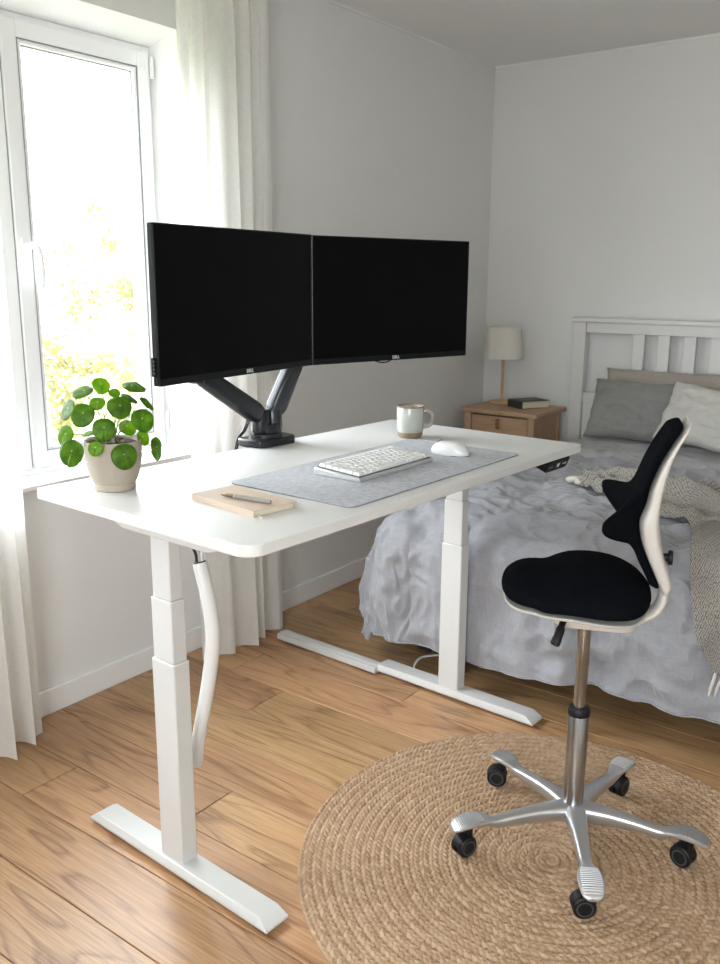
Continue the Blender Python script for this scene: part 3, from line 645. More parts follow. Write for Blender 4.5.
# ---------------------------------------------------------------- potted pilea on the desk
PC = dk(.138, .124, HD)
plant = thing('potted_plant', 'round-leaved green plant in a speckled beige clay pot on the desk', 'plant', PC)
prof = [(.0, .0), (.045, .0), (.0475, .002), (.048, .012), (.0475, .0145), (.0495, .0165), (.0545, .026), (.0605, .044), (.064, .066), (.0652, .085), (.0650, .103), (.0635, .1055), (.0590, .103), (.0565, .088), (.0, .088)]
MB().lathe([(a_, b_*1.10) for a_, b_ in prof], 64, cap=False).build('pot', M_pot, plant)
so = MB(); n = 24
P = [[(.0565*(i/n)*math.cos(2*PI*j/48), .0565*(i/n)*math.sin(2*PI*j/48), .108+.005*noise.noise(Vector((i*.5, math.cos(2*PI*j/48)*i*.3, math.sin(2*PI*j/48)*i*.3)))) for j in range(49)] for i in range(n+1)]
so.grid(P).build('soil', M_soil, plant, fix=False)
# leaf centre, radius, facing direction, young?


LEAFPOS = [
 ((-0.0218, -0.012, 0.2442), 0.0221, (0.817, -0.25, 0.5), 1),
 ((0.0494, -0.0177, 0.2016), 0.0275, (0.853, -0.531, 0.35), 0),
 ((0.0045, 0.055, 0.2365), 0.0285, (0.579, -0.067, 1.3), 0),
 ((-0.0613, -0.0305, 0.2279), 0.0261, (0.231, -0.683, 1.2), 0),
 ((-0.0768, -0.067, 0.1899), 0.0273, (-0.153, -1.018, 0.5), 0),
 ((-0.0078, -0.0758, 0.1859), 0.0289, (0.67, -0.768, 0.4), 0),
 ((-0.004, -0.0379, 0.207), 0.0194, (0.494, -0.506, 0.7), 1),
 ((0.0304, -0.0097, 0.2001), 0.0266, (0.774, -0.47, 0.5), 0),
 ((0.0426, -0.0595, 0.1561), 0.0274, (0.792, -0.61, 0.3), 0),
 ((0.0663, 0.0288, 0.1679), 0.029, (0.975, -0.372, 0.3), 0),
 ((-0.0094, 0.0452, 0.1405), 0.0225, (0.677, -0.269, 0.6), 1),
 ((-0.0654, -0.085, 0.1331), 0.0247, (0.189, -0.902, 0.3), 1),
 ((-0.018, -0.1054, 0.1024), 0.0326, (0.408, -0.945, 0.2), 0),
 ((0.0339, -0.079, 0.1126), 0.0179, (0.731, -0.689, 0.25), 1),
 ((0.0747, -0.0341, 0.0947), 0.0309, (0.853, -0.531, 0.2), 0),
 ((0.0394, 0.0511, 0.1199), 0.0197, (0.921, 0.048, 0.3), 1),
 ((0.0582, 0.0756, 0.0935), 0.0297, (0.875, 0.399, 0.1), 0),
 ((0.0228, 0.0788, 0.1968), 0.0224, (0.665, 0.372, 0.7), 0),
 ((0.0059, 0.0405, 0.2111), 0.0223, (0.604, 0.292, 1.1), 0),
 ((-0.0664, -0.0207, 0.1265), 0.0151, (0.055, -0.421, 1.0), 1),
 ((-0.0287, 0.0284, 0.2212), 0.015, (0.536, -0.287, 0.7), 1)]

def leaf_mesh(r, bend):
    mb = MB(); R, N = 6, 28; rows = []
    for i in range(R+1):
        k = i/R; row = []
        for j in range(N+1):
            a = 2*PI*j/N; rad = r*k*(1+.05*math.cos(a)+.03*math.cos(3*a))
            x, y = rad*math.cos(a)+.12*r*k, rad*math.sin(a)*.97
            z = -bend*r*(k*k)*(.6+.4*math.cos(a)**2)+.03*r*math.sin(5*a)*k*k-.05*r*math.exp(-(k*3)**2)
            row.append((x, y, z))
        rows.append(row)
    return mb.grid(rows)
for i, (pos, rad, nrm, young) in enumerate(LEAFPOS):
    pos = Vector(pos)+Vector((.002, .004, 0)); nv = Vector(nrm).normalized()
    down = Vector((0, 0, -1)); out = Vector((pos.x, pos.y, 0)); tip = (down*.9+out*6); tip = (tip-nv*tip.dot(nv)).normalized()
    side = nv.cross(tip); M = Matrix((tip, side, nv)).transposed().to_4x4(); M.translation = pos
    mb = leaf_mesh(rad*.96, .16); mb.v = [tuple(M @ Vector(v)) for v in mb.v]
    lf = mb.build('leaf', M_leafyoung if young else M_leaf, plant, fix=False); lf.data.shade_smooth()
    so_ = lf.modifiers.new('thick', 'SOLIDIFY'); so_.thickness = .0007
    d = MB().lathe([(.0, .0004), (.0016, .0003), (.0016, -.0002)], 10); d.v = [tuple(M @ Vector(v)) for v in d.v]; d.build('leaf_spot', M_veinspot, lf)
    base = Vector((pos.x*.10, pos.y*.10, .095 if pos.z < .14 else .12)); mid = base.lerp(pos, .55)+Vector((0, 0, .012))-nv*.006
    MB().tube(crv([base, mid, pos-nv*.0012], 6), .00105, 6).build('stalk', M_petiole, lf)
MB().tube([(0, 0, .088), (.002, .001, .11), (-.001, .0, .135), (.0, 0, .15)], [.005, .0042, .0036, .002], 10).build('stem', M_bark, plant)

# ---------------------------------------------------------------- things on the desk
book = thing('notebook', 'closed tan notebook with an elastic band on the near end of the desk', 'notebook', dk(.474, .2195, HD+.0002), DR-.085)
MB().prism(rrect(-.1085, -.0605, .1085, .0605, .005, 4), 0, .0016).prism(rrect(-.1085, -.0605, .1085, .0605, .005, 4), .0124, .014).prism([(-.1085, -.0605), (.1085, -.0605), (.1085, -.0588), (-.1085, -.0588)], .001, .013).build('cover', M_kraft, book, bevel=.0004)
MB().box((-.106, -.0585, .0016), (.1065, .0585, .0124)).build('pages', M_pages, book)
MB().box((-.112, .0475, -.0), (-.1085, .0495, .0145)).box((.1085, .0475, -.0), (.1095, .0515, .0145)).box((-.1085, .0475, .0140), (.1085, .0515, .0146)).build('elastic_band', M_kraft, book)
MB().tube(crv([(.100, -.040, .006), (.113, -.052, .003), (.120, -.050, .0016), (.128, -.054, .0012)], 6), [(.0004, .0022)]*19, 8, flat=(0, 0, 1)).build('ribbon', M_pages, book)
pen = thing('pen', 'slim grey pen with a bronze tip lying on the tan notebook', 'pen', dk(.498, .2025, HD+.0202), DR+math.radians(9.5))
MB().tube([(-.068, 0, 0), (-.062, 0, 0), (-.045, 0, 0), (-.030, 0, 0)], [.0012, .003, .0046, .0048], 16).build('pen_tip', M_penbrown, pen)
MB().tube([(-.030, 0, 0), (.062, 0, 0), (.066, 0, 0)], [.0050, .0050, .0042], 16).build('pen_barrel', M_pengrey, pen)
MB().cyl((-.031, 0, 0), (-.028, 0, 0), .0054, 16).build('pen_ring', M_alu, pen)
pen.location.z = HD+.0148+.0050

matc = dk(.482, .719, HD); mw, ml = .380, .770
mt = thing('desk_mat', 'grey felt desk mat under the keyboard and mouse', 'desk mat', matc, DR+.026)
MB().prism(rrect(-mw/2, -ml/2, mw/2, ml/2, .020, 8), .0010, .0034).build('felt', M_felt, mt, bevel=.0006)
MB().prism(rrect(-mw/2, -ml/2, mw/2, ml/2, .020, 8), .0, .0011).build('backing', M_feltedge, mt)

KB = dk(.470, .690, HD+.0036)
kb = thing('keyboard', 'compact white keyboard in a silver case on the felt mat', 'keyboard', KB, DR+.035)
KW, KL = .145, .326
prof = [(-KW/2, .0), (KW/2, .0), (KW/2, .010), (-KW/2, .020)]
M = Matrix(((1, 0, 0, 0), (0, 0, -1, KL/2), (0, 1, 0, 0), (0, 0, 0, 1)))
case = MB().prism(prof, 0, KL, M).build('case', M_keycase, kb, bevel=.003, seg=3)
tilt = math.atan2(.010, KW)
def top(x): return .015-.010*x/KW
pl_ = MB().prism([(-KW/2+.006, top(-KW/2+.006)-.002), (KW/2-.005, top(KW/2-.005)-.002), (KW/2-.005, top(KW/2-.005)+.002), (-KW/2+.006, top(-KW/2+.006)+.002)], 0, KL-.010, Matrix(((1, 0, 0, 0), (0, 0, -1, KL/2-.005), (0, 1, 0, 0), (0, 0, 0, 1))))
pl_.build('key_plate', M_keydark, kb)
rows = [[1]*15, [1]*13+[2], [1.5]+[1]*12+[1.5], [1.75]+[1]*11+[2.25], [2.25]+[1]*10+[1.75, 1], [1.25, 1.25, 1.25, 6.25, 1, 1, 1, 1, 1]]
protos = {}; U = (KL-.016)/15; RU = (KW-.016)/6
nk = 0
for r, row in enumerate(rows):
    y = -KL/2+.008; x = -KW/2+.0085+RU*(r+.5)
    for kw in row:
        wk = kw*U
        if kw not in protos:
            a, b, g = RU/2-.0008, wk/2-.0008, .0022
            mb = MB().loops([[(-a, -b, 0), (a, -b, 0), (a, b, 0), (-a, b, 0)], [(-a+.0004, -b+.0004, .004), (a-.0004, -b+.0004, .004), (a-.0004, b-.0004, .004), (-a+.0004, b-.0004, .004)], [(-a+g, -b+g, .0085), (a-g, -b+g, .0085), (a-g, b-g, .0085), (-a+g, b-g, .0085)]])
            k_ = mb.build('key', M_key, kb, bevel=.0009, seg=2); protos[kw] = k_
        else:
            k_ = protos[kw].copy(); COL.objects.link(k_); k_.parent = kb
        k_.location = (x, y+wk/2, top(x)+.0015); k_.rotation_euler = (0, tilt, 0); y += wk; nk += 1

ms = thing('computer_mouse', 'white wireless mouse on the far end of the grey mat', 'mouse', dk(.512, .977, HD+.0036), DR+math.radians(178))
def mouse_surface():
    rings = []; N = 36
    for k in range(15):
        f = k/14; ph = f*PI/2
        z = .038*math.sin(ph)**.9; sc = math.cos(ph)**.6 if k < 14 else 0.001
        row = []
        for j in range(N):
            a = 2*PI*j/N; x = .060*math.cos(a)*sc; y = .036*sgnp(math.sin(a), .9)*sc*(1+.10*math.cos(a+.4))
            zz = z*(1-.22*max(0, x/.06)**2-.15*max(0, (x+.01)/.06))+.0*y
            if x < -.03: zz *= 1-.25*((-x-.03)/.03)
            row.append((x+.004*f, y+.007*f, zz+.0015))
        rings.append(row)
    return MB().loops([[(p[0]*.95, p[1]*.95, 0) for p in rings[0]]]+rings)
mb_ = mouse_surface(); ob = mb_.build('mouse_body', M_mouse, ms); smooth_all(ob)
MB().cyl((.034, -.005, .0245), (.034, .005, .0245), .0125, 24).build('scroll_wheel', M_mousegrey, ms, bevel=.001)
MB().box((.012, -.0016, .0355), (.020, .0036, .0372)).build('mouse_button', M_mousegrey, ms, bevel=.0008)
MB().prism(rrect(-.048, -.030, .048, .030, .025, 8), -.0002, .0016).build('mouse_skid', M_blackplastic, ms)

mg = thing('mug', 'pale glazed stoneware mug at the far end of the desk', 'mug', dk(.256, 1.134, HD+.0002), math.radians(30))
mp_ = [(.0, .002), (.030, .0), (.0335, .002), (.037, .010), (.038, .0175), (.0395, .030), (.0405, .060), (.0405, .092), (.0395, .0945), (.0375, .0925), (.0365, .030), (.032, .008), (.0, .006)]
body = MB().lathe(mp_[4:], 56, cap=False).build('mug_body', M_mug, mg)
MB().lathe(mp_[:5], 56, cap=False).build('unglazed_base', M_mugraw, mg)
MB().lathe([(.0407, .0915), (.0409, .0935), (.0396, .0957), (.0373, .0935), (.0372, .0915)], 56, cap=False).build('brown_rim', M_mugraw, mg)
MB().tube(crv([(.0385, 0, .078), (.052, 0, .081), (.064, 0, .073), (.066, 0, .055), (.058, 0, .038), (.0385, 0, .031)], 8), [(.0055, .0038)]*41, 14, flat=(0, 1, 0)).build('mug_handle', mat('taupe_glaze', (.27, .235, .19), .4, var=.15, vscale=60, coat=.2), mg)

mg.scale = (1.05, 1.05, 1.03)
# ---------------------------------------------------------------- swivel chair
CF = math.radians(201.6)
chair = thing('swivel_chair', 'black and ivory saddle-seat swivel chair on the jute rug', 'chair', (1.691, 1.951, 0), CF)
# X forward (to the desk), Y sideways
seat = MB(); NS = 72; rings = []
topc = [(-.16, .715), (-.14, .730), (-.11, .746), (-.06, .758), (0, .762), (.05, .758), (.085, .748), (.11, .741), (.145, .744), (.18, .742), (.22, .730)]
def interp(t, x):
    if x <= t[0][0]: return t[0][1]
    for (a, b), (c, d) in zip(t, t[1:]):
        if x <= c: return b+(d-b)*(x-a)/(c-a)
    return t[-1][1]
topc = [(p[0], p[1]) for p in crv(topc, 8)]
botc = [(p[0], p[1]) for p in crv([(-.16, .688), (-.12, .668), (-.05, .680), (.03, .690), (.09, .686), (.14, .674), (.19, .680), (.22, .702)], 8)]
def seat_out(a, sc=1.0):
    c, s_ = math.cos(a), math.sin(a)
    x = .032+.176*sgnp(c, .72); y = .208*sgnp(s_, .78)
    y *= 1-.16*max(0, (x-.03)/.18)**1.5-.10*max(0, (-x-.02)/.13)**2
    cut = math.exp(-((abs(a if a <= PI else 2*PI-a)-.95)/.30)**2); x -= .020*cut; y *= 1-.10*cut
    return .032+(x-.032)*sc, y*sc
K = 20
for k in range(K+1):
    ph = -PI/2+PI*k/K; rr_ = math.cos(ph)**.40 if 0 < k < K else 0.0; sg = math.sin(ph)
    row = []
    for j in range(NS):
        x, y = seat_out(2*PI*j/NS, max(rr_, .001)); zt_, zb_ = interp(topc, x), interp(botc, x)
        ed = (abs(y)/.21)**2; zt_ -= .018*ed; zt_ += .006*math.exp(-(x-.16)**2/.003)*math.exp(-(y/.06)**2)
        mid_ = (zt_+zb_)/2; row.append((x, y, mid_+(zt_-zb_)/2*sgnp(sg, .75)))
    rings.append(row)
seat.loops(rings); o = seat.build('seat_cushion', M_black_fabric, chair); smooth_all(o)
# ivory tray under the seat
tr = MB(); rings = []
for (sc, dz, zz) in ((.90, .002, None), (.945, .0025, None), (.965, -.001, None), (.950, -.004, None), (.88, -.007, None), (.70, -.014, None), (.45, -.026, None), (.001, -.032, None)):
    rings.append([(lambda p: (p[0], p[1], interp(botc, p[0])+dz))(seat_out(2*PI*j/NS, sc)) for j in range(NS)])
tr.loops(rings); o = tr.build('seat_shell', M_shell, chair); smooth_all(o)
hs = MB().loops([[(x, y, z) for x, y in rrect(-.125+i_, -.055+i_*.6, .090-i_, .055-i_*.6, .035, 8)] for z, i_ in ((.685, -.004), (.655, .0), (.628, .004), (.613, .014), (.608, .03))])
o = hs.build('tilt_housing', M_shell, chair)
# lever
MB().tube(crv([(.050, .075, .650), (.056, .105, .640), (.062, .125, .622), (.070, .134, .600)], 6), [(.008, .007)]*8+[(.011, .008)]*6+[(.012, .009)]*4+[(.008, .006)], 14).build('height_lever', M_rubber, chair)
MB().box((-.05, .0545, .640), (-.02, .0565, .646)).build('shell_mark', M_rubbergrey, chair)
# gas column
MB().lathe([(.026, .105), (.026, .118), (.0255, .12), (.0255, .372), (.024, .375)], 40, (.003, 0, 0)).build('outer_column', M_chrome, chair)
MB().lathe([(.0275, .368), (.028, .371), (.028, .380), (.024, .388), (.015, .389)], 32, (.003, 0, 0)).build('column_collar', M_rubber, chair)
MB().lathe([(.0155, .385), (.0155, .500), (.0165, .503), (.0165, .600)], 32, (.003, 0, 0)).build('gas_lift', M_chrome, chair)
# back: spine cushion with wings
cen = crv([(.722, -.150), (.76, -.132), (.80, -.112), (.85, -.094), (.90, -.088), (.96, -.095), (1.02, -.113), (1.07, -.136), (1.10, -.153), (1.122, -.166)], 8)
wid = crv([(.722, .036), (.76, .046), (.80, .054), (.85, .062), (.90, .068), (.96, .072), (1.02, .075), (1.07, .078), (1.10, .078), (1.122, .070)], 8)
cen = [(p[0], p[1]) for p in cen]; wid = [(p[0], p[1]) for p in wid]
rings = []; NZ = 110; NA = 112
for k in range(NZ+1):
    f = k/NZ; z = .722+.400*f; cx = interp(cen, z); w0 = interp(wid, z)
    wing = math.exp(-(abs(z-(.897))/.043)**2.8); w_ = w0+.150*wing
    end = min(1, (f/.035))**.5 if f < .035 else (min(1, ((1-f)/.035))**.45 if f > .965 else 1); end = max(end, .05)
    T = .017*end*(1+.1*wing); w_ *= .45+.55*end
    row = []
    for j in range(NA):
        a = 2*PI*j/NA; y = w_*sgnp(math.cos(a), .95); t_ = abs(y)/.20; tw = max(0, (abs(y)-.035)/.185)
        fwd = .070*tw**1.1*(wing**.35); sa = sgnp(math.sin(a), .7); fl_ = math.exp(-(abs(z-.884)/(.034 if z > .884 else .13))**2.4); th_ = T*sa*(1-.35*tw*wing)*(1+(.45*(1-fl_)*min(1, max(0, (z-.80)/.06))*(1-.0*f) if sa < 0 and abs(y) < w0*1.1 else 0))
        lift = .016*tw*wing
        cave = .010*(1-min(1, abs(y)/max(w0, .02))**2) if abs(y) < w0 else 0
        row.append((cx+fwd+th_-cave*(1 if math.sin(a) > 0 else 0), y, z+lift))
    rings.append(row)
bk = MB().loops(rings); o = bk.build('back_cushion', M_black_fabric, chair); smooth_all(o)
# ivory shell behind the spine
rear = [(p[0], p[1]) for p in crv([(.708, -.182), (.735, -.186), (.77, -.176), (.81, -.162), (.87, -.149), (.92, -.146), (.98, -.152), (1.04, -.163), (1.09, -.182), (1.128, -.200)], 8)]
rings = []
for k in range(81):
    f = k/80; z = .706+.4185*f; xr = interp(rear, z); xf = interp(cen, max(z, .722))-.012; w0 = interp(wid, max(.735, min(z, 1.10)))*1.03+.003
    end = (f/.05)**.5 if f < .05 else (((1-f)/.04)**.5 if f > .96 else 1); end = max(end, .08)
    fl = math.exp(-(abs(z-.884)/(.034 if z > .884 else .13))**2.4); xf -= .012*(1-fl)*min(1, max(0, (z-.76)/.08))
    row = []
    for j in range(64):
        a = 2*PI*j/64; y = w0*(1+.10*fl)*sgnp(math.cos(a), .6)*(.5+.5*end); xm = (xr+xf)/2; hx = abs(xf-xr)/2*end
        row.append((xm+hx*sgnp(math.sin(a), .5), y, z))
    rings.append(row)
o = MB().loops(rings).build('back_shell', M_shell, chair); smooth_all(o)
ar = crv([(-.080, 0, .637), (-.118, 0, .640), (-.150, 0, .656), (-.168, 0, .682), (-.172, 0, .712), (-.168, 0, .740)], 8)
MB().tube(ar, [(.0125, .036-.010*i/40) for i in range(41)], 24, flat=(0, 1, 0)).build('back_arm', M_shell, chair)
MB().cyl((-.160, 0, .795), (-.177, 0, .795), .010, 16).cyl((-.175, 0, .795), (-.185, 0, .795), .018, 12).build('back_knob', M_rubber, chair, bevel=.002)
# star base
hub = MB().lathe([(.0, .076), (.034, .078), (.040, .088), (.038, .108), (.034, .118), (.030, .120), (.028, .118)], 40); hub.build('hub', M_alu, chair)
ARM0 = math.radians(157)-CF
st = [(.020, .024, .022, .099), (.060, .021, .019, .102), (.110, .017, .0165, .101), (.165, .0145, .014, .097), (.205, .013, .012, .093), (.224, .014, .0105, .095), (.241, .018, .008, .102), (.256, .0225, .0065, .106), (.277, .0255, .0060, .106), (.297, .0255, .0055, .103), (.313, .0235, .005, .098), (.325, .018, .004, .092), (.330, .010, .003, .088)]
st = [(p[0], p[1]*1.18, p[2]*1.12, p[3]) for p in crv(st, 4)]
for i in range(5):
    a = ARM0+i*2*PI/5; M = Matrix.Rotation(a, 4, 'Z')
    rings = [[(x, w_*sgnp(math.cos(q), .7), z+h_*sgnp(math.sin(q), .6)) for q in [2*PI*j/24 for j in range(24)]] for x, w_, h_, z in st]
    am = MB().loops(rings); am.v = [tuple(M @ Vector(v)) for v in am.v]; arm_o = am.build('base_arm', M_alu, chair); smooth_all(arm_o)
    rb = MB()
    for k in range(13):
        x = .252+k*.0057; q = min(st, key=lambda s_: abs(s_[0]-x)); zz = q[3]+q[2]; ww = q[1]*.80
        rb.tube([(x, -ww, zz-.0007), (x, 0, zz+.0003), (x, ww, zz-.0007)], .0015, 6)
    rb.v = [tuple(M @ Vector(v)) for v in rb.v]; rb.build('grip_rib', M_alu, arm_o)
    ca = (203, 250, 215, 170, 262)[i]*PI/180-CF; cx, cy = .284*math.cos(a), .284*math.sin(a)
    cm = Matrix.Translation((cx, cy, 0)) @ Matrix.Rotation(ca, 4, 'Z')
    R0 = .0275; zc = .0158+R0; off = .014
    c = MB().tube([(off, 0, zc), (0, 0, zc+.012), (0, 0, .080), (0, 0, .098)], [.009, .009, .0105, .0105], 16)
    # hood over the wheels
    hood = []
    for q in range(13):
        an = math.radians(10+150*q/12); hood.append([(off-.0*q+(R0+.0015)*math.cos(an), y_, zc+(R0+.0015)*math.sin(an)) for y_ in (-.0135, -.010, .010, .0135)])
    c.loops([[*h_] + [(off+(p[0]-off)*.93, p[1], zc+(p[2]-zc)*.93) for p in reversed(h_)] for h_ in hood])
    c.v = [tuple(cm @ Vector(v)) for v in c.v]; cas = c.build('caster', M_rubber, chair)
    for sy in (-1, 1):
        wv = MB().tube([(off, sy*.004, zc), (off, sy*.0055, zc), (off, sy*.017, zc), (off, sy*.0205, zc)], [R0-.002, R0, R0, R0-.004], 36); wv.v = [tuple(cm @ Vector(v)) for v in wv.v]
        wo = wv.build('wheel', M_rubber, cas)
        rg = MB().loops([[(off+r_*math.cos(q), sy*y_, zc+r_*math.sin(q)) for q in [2*PI*j/32 for j in range(32)]] for r_, y_ in ((.0195, .0203), (.0195, .0212), (.0160, .0212), (.0160, .0200))], cap=False)
        rg.v = [tuple(cm @ Vector(v)) for v in rg.v]; rg.build('wheel_ring', M_rubbergrey, wo)

# ---------------------------------------------------------------- bed
BX0, BX1 = .560, 2.300; BYH = 4.41
bed = thing('bed', 'bed with a white slatted wooden headboard against the back wall', 'bed', (1.42, 3.4, 0))
def bb(name, mb, m=M_headboard, bevel=.003, **k):
    mb.v = [(x-1.42, y-3.4, z) for x, y, z in mb.v]; return mb.build(name, m, bed, bevel=bevel, **k)
for xa in (BX0, BX1-.07): bb('post', MB().box((xa, BYH, 0), (xa+.07, BYH+.055, 1.215)))
bb('top_rail', MB().box((BX0-.004, BYH-.012, 1.215), (BX1+.012, BYH+.067, 1.237)))
bb('upper_rail', MB().box((BX0+.07, BYH+.008, 1.160), (BX1-.07, BYH+.045, 1.215)))
bb('lower_rail', MB().box((BX0+.07, BYH+.008, .798), (BX1-.07, BYH+.045, .851)))
for k in range(9):
    x = .878+k*.1265
    if x < 2.02: bb('slat', MB().box((x, BYH+.014, .851), (x+.058, BYH+.036, 1.160)), bevel=.002)
pn_ = MB()
for k in range(12):
    x = BX0+.072+k*.1338; pn_.box((x, BYH+.018, .30), (x+.1325, BYH+.036, .798))
bb('headboard_panel', pn_, bevel=.0015)
for xa in (BX0+.12, BX1-.15): bb('side_rail', MB().box((xa, 2.72, .16), (xa+.03, BYH, .32)), M_darkwood)
bb('foot_rail', MB().box((BX0+.12, 2.70, .16), (BX1-.12, 2.73, .32)), M_darkwood)
for xa, ya in ((BX0+.14, 2.74), (BX1-.20, 2.74)): bb('bed_leg', MB().box((xa, ya, 0), (xa+.06, ya+.06, .17)), M_darkwood)
MTZ = .575
bb('mattress', MB().prism(rrect(.80, 2.78, 2.13, 4.40, .05, 6), .30, MTZ), M_mattress, bevel=.03, seg=4)

# duvet: top plus drape on three sides, real folds and creases
QX0, QX1, QY0, QY1 = .800, 2.13, 2.715, 4.36
def crease(x, y, z=0.0):
    p = Vector((x, y, z)); h = 0
    q = Vector((x*2.2+.6*noise.noise(p*1.7), y*3.2+.8*noise.noise(p*2.1+Vector((5, 0, 0))), z*2.2))
    h += .022*(1-abs(noise.noise(q*1.5))*2.4)
    q2 = Vector((x*5-y*2.5, y*6+x*2, z*5))+Vector((noise.noise(p*4), noise.noise(p*4+Vector((9, 9, 9))), 0))*.8
    h += .0145*(1-abs(noise.noise(q2))*2.6)
    h += .0030*noise.noise(p*24+Vector((2, 1, 4)))
    q3 = Vector((x*11+y*6, y*11-x*7, z*12)); h += .0090*(1-abs(noise.noise(q3+Vector((noise.noise(p*6), 0, 0))))*2.6)
    return h
def duvet_point(a, b, hem_extra=0):
    """a, b: cloth coordinates; overhang past the mattress rectangle hangs down"""
    dx = (QX0-a) if a < QX0 else (a-QX1 if a > QX1 else 0.0); sx = -1 if a < QX0 else 1
    dy = (QY0-b) if b < QY0 else 0.0
    ex, ey = min(max(a, QX0), QX1), max(b, QY0)
    r = .17
    if dx == 0 and dy == 0:
        h = crease(a, b); edge = min(a-QX0, b-QY0, QX1-a); puff = .020*(1-math.exp(-max(0, edge)/.12)); h *= 1-.65*min(1, max(0, (b-3.6)/.3))
        nx, ny, out, dn = 0, 0, 0, 0
        return Vector((a, b, .628+puff+h*.9))
    d = max(dx, dy)
    if dx > 0 and dy > 0: ang = math.atan2(dy, dx)
    elif dx > 0: ang = 0.0
    else: ang = PI/2
    nx, ny = sx*math.cos(ang), -math.sin(ang)
    th = min(d/r, PI/2); out = r*math.sin(th); dn = r*(1-math.cos(th))+max(0, d-r*PI/2)
    arc = (ey*1.0 if dx > 0 and dy == 0 else (0 if False else 0))
    if dy > 0 and dx == 0: arc = QY0-(ex-QX0)-.25
    elif dx > 0 and dy > 0: arc = QY0-.25*(ang/(PI/2))
    if sx > 0 and dx > 0: arc = QY0-(QX1-QX0)-.25-(b-QY0 if dy == 0 else 0)-(.25 if dy == 0 else .25*(1-ang/(PI/2)))
    g = min(1, max(0, (d-.05)/.40)); s2 = arc
    fold = math.sin(s2*17+1.4*noise.noise(Vector((s2*2, d*1.2, 3)))*2+.8)+.6*math.sin(s2*31+2*noise.noise(Vector((s2*3, 7, d))))+.8*noise.noise(Vector((s2*9, d*1.5, 0)))
    corner = 1.0 if (dx > 0 and dy > 0) else 0.0
    calm = 1-.85*math.exp(-((ex-1.0)/.16)**2) if ny < -.5 else (1-.9*min(1, max(0, (ey-3.5)/.35)))
    out += g*calm*(.019*fold*(1.0+.5*corner)+.010+.045*corner*math.sin(2*ang)+(.030*calm if ny == 0 and sx < 0 else 0)+.030*corner*math.cos(ang))
    h = crease(a*1.0, b*1.0, d*.2)*.9+min(1, d/.15)*(.008*(1-2.4*abs(noise.noise(Vector((s2*13, d*2.6, 1)))))+.004*(1-2.4*abs(noise.noise(Vector((s2*8, d*11, 4))))))
    h *= (.35+.65*calm)
    P_ = Vector((ex+nx*out, ey+ny*out, .628-dn)); nrm = Vector((nx*math.sin(th), ny*math.sin(th), math.cos(th)))
    return P_+nrm*h
def duvet():
    st = .0085; LL = .56
    hemf = lambda a: .612-.055*max(0, min(1, (a-.7)/1.2))+.012*math.sin(a*7)
    na = int((QX1-QX0+2*LL)/st); nb = int((QY1-QY0+LL)/st); rows = []
    for j in range(nb+1):
        row = []
        for i in range(na+1):
            a = QX0-LL+(QX1-QX0+2*LL)*i/na; fb_ = j/nb
            hem = hemf(min(max(a, QX0), QX1)); b = QY0-hem+(QY1-QY0+hem)*fb_
            if a < QX0:
                lim = .640+.012*math.sin(b*6); a = QX0-(QX0-a)/LL*lim
            row.append(tuple(duvet_point(a, b)))
        rows.append(row)
    dv = thing('duvet', 'crumpled blue-grey linen duvet spread over the bed', 'duvet', (1.42, 3.4, 0))
    mb = MB(); mb.grid(rows)
    for k, (x, y, z) in enumerate(mb.v): mb.v[k] = (x-1.42, y-3.4, max(z, .012)) 
    o = mb.build('duvet_cover', M_duvet, dv, fix=False); o.data.shade_smooth()
    sm = o.modifiers.new('thick', 'SOLIDIFY'); sm.thickness = .006; sm.offset = -1
    # piped hem along the foot
    hp = [Vector(rows[0][i]) for i in range(0, na+1, 3)]; hp = [Vector((p.x-1.42, p.y-3.4, max(p.z, .014))) for p in hp]
    MB().tube(hp, .0035, 8).build('hem_piping', M_duvet, dv)
    # turned-down edge by the pillows
    rows2 = []
    for j in range(70):
        f = j/69; row = []
        for i in range(190):
            a = QX0-.085+(QX1-QX0+.17)*i/189; y0 = 3.735+.030*math.sin(a*3.1+.5)+.018*noise.noise(Vector((a*5, 0, 2)))
            b = y0+f*(4.33-y0); base_ = duvet_point(min(max(a, QX0-.10), QX1+.10), b)
            roll = math.sin(min(1, f/.10)*PI/2)
            zz = base_.z-.004+.025*roll+.006*noise.noise(Vector((a*4, b*9, 5)))
            row.append((base_.x-1.42, b-.018*math.sin(min(1, f/.10)*PI)-3.4, zz))
        rows2.append(row)
    o = MB().grid(rows2).build('turned_down_edge', M_fold, dv, fix=False); o.data.shade_smooth()
duvet()

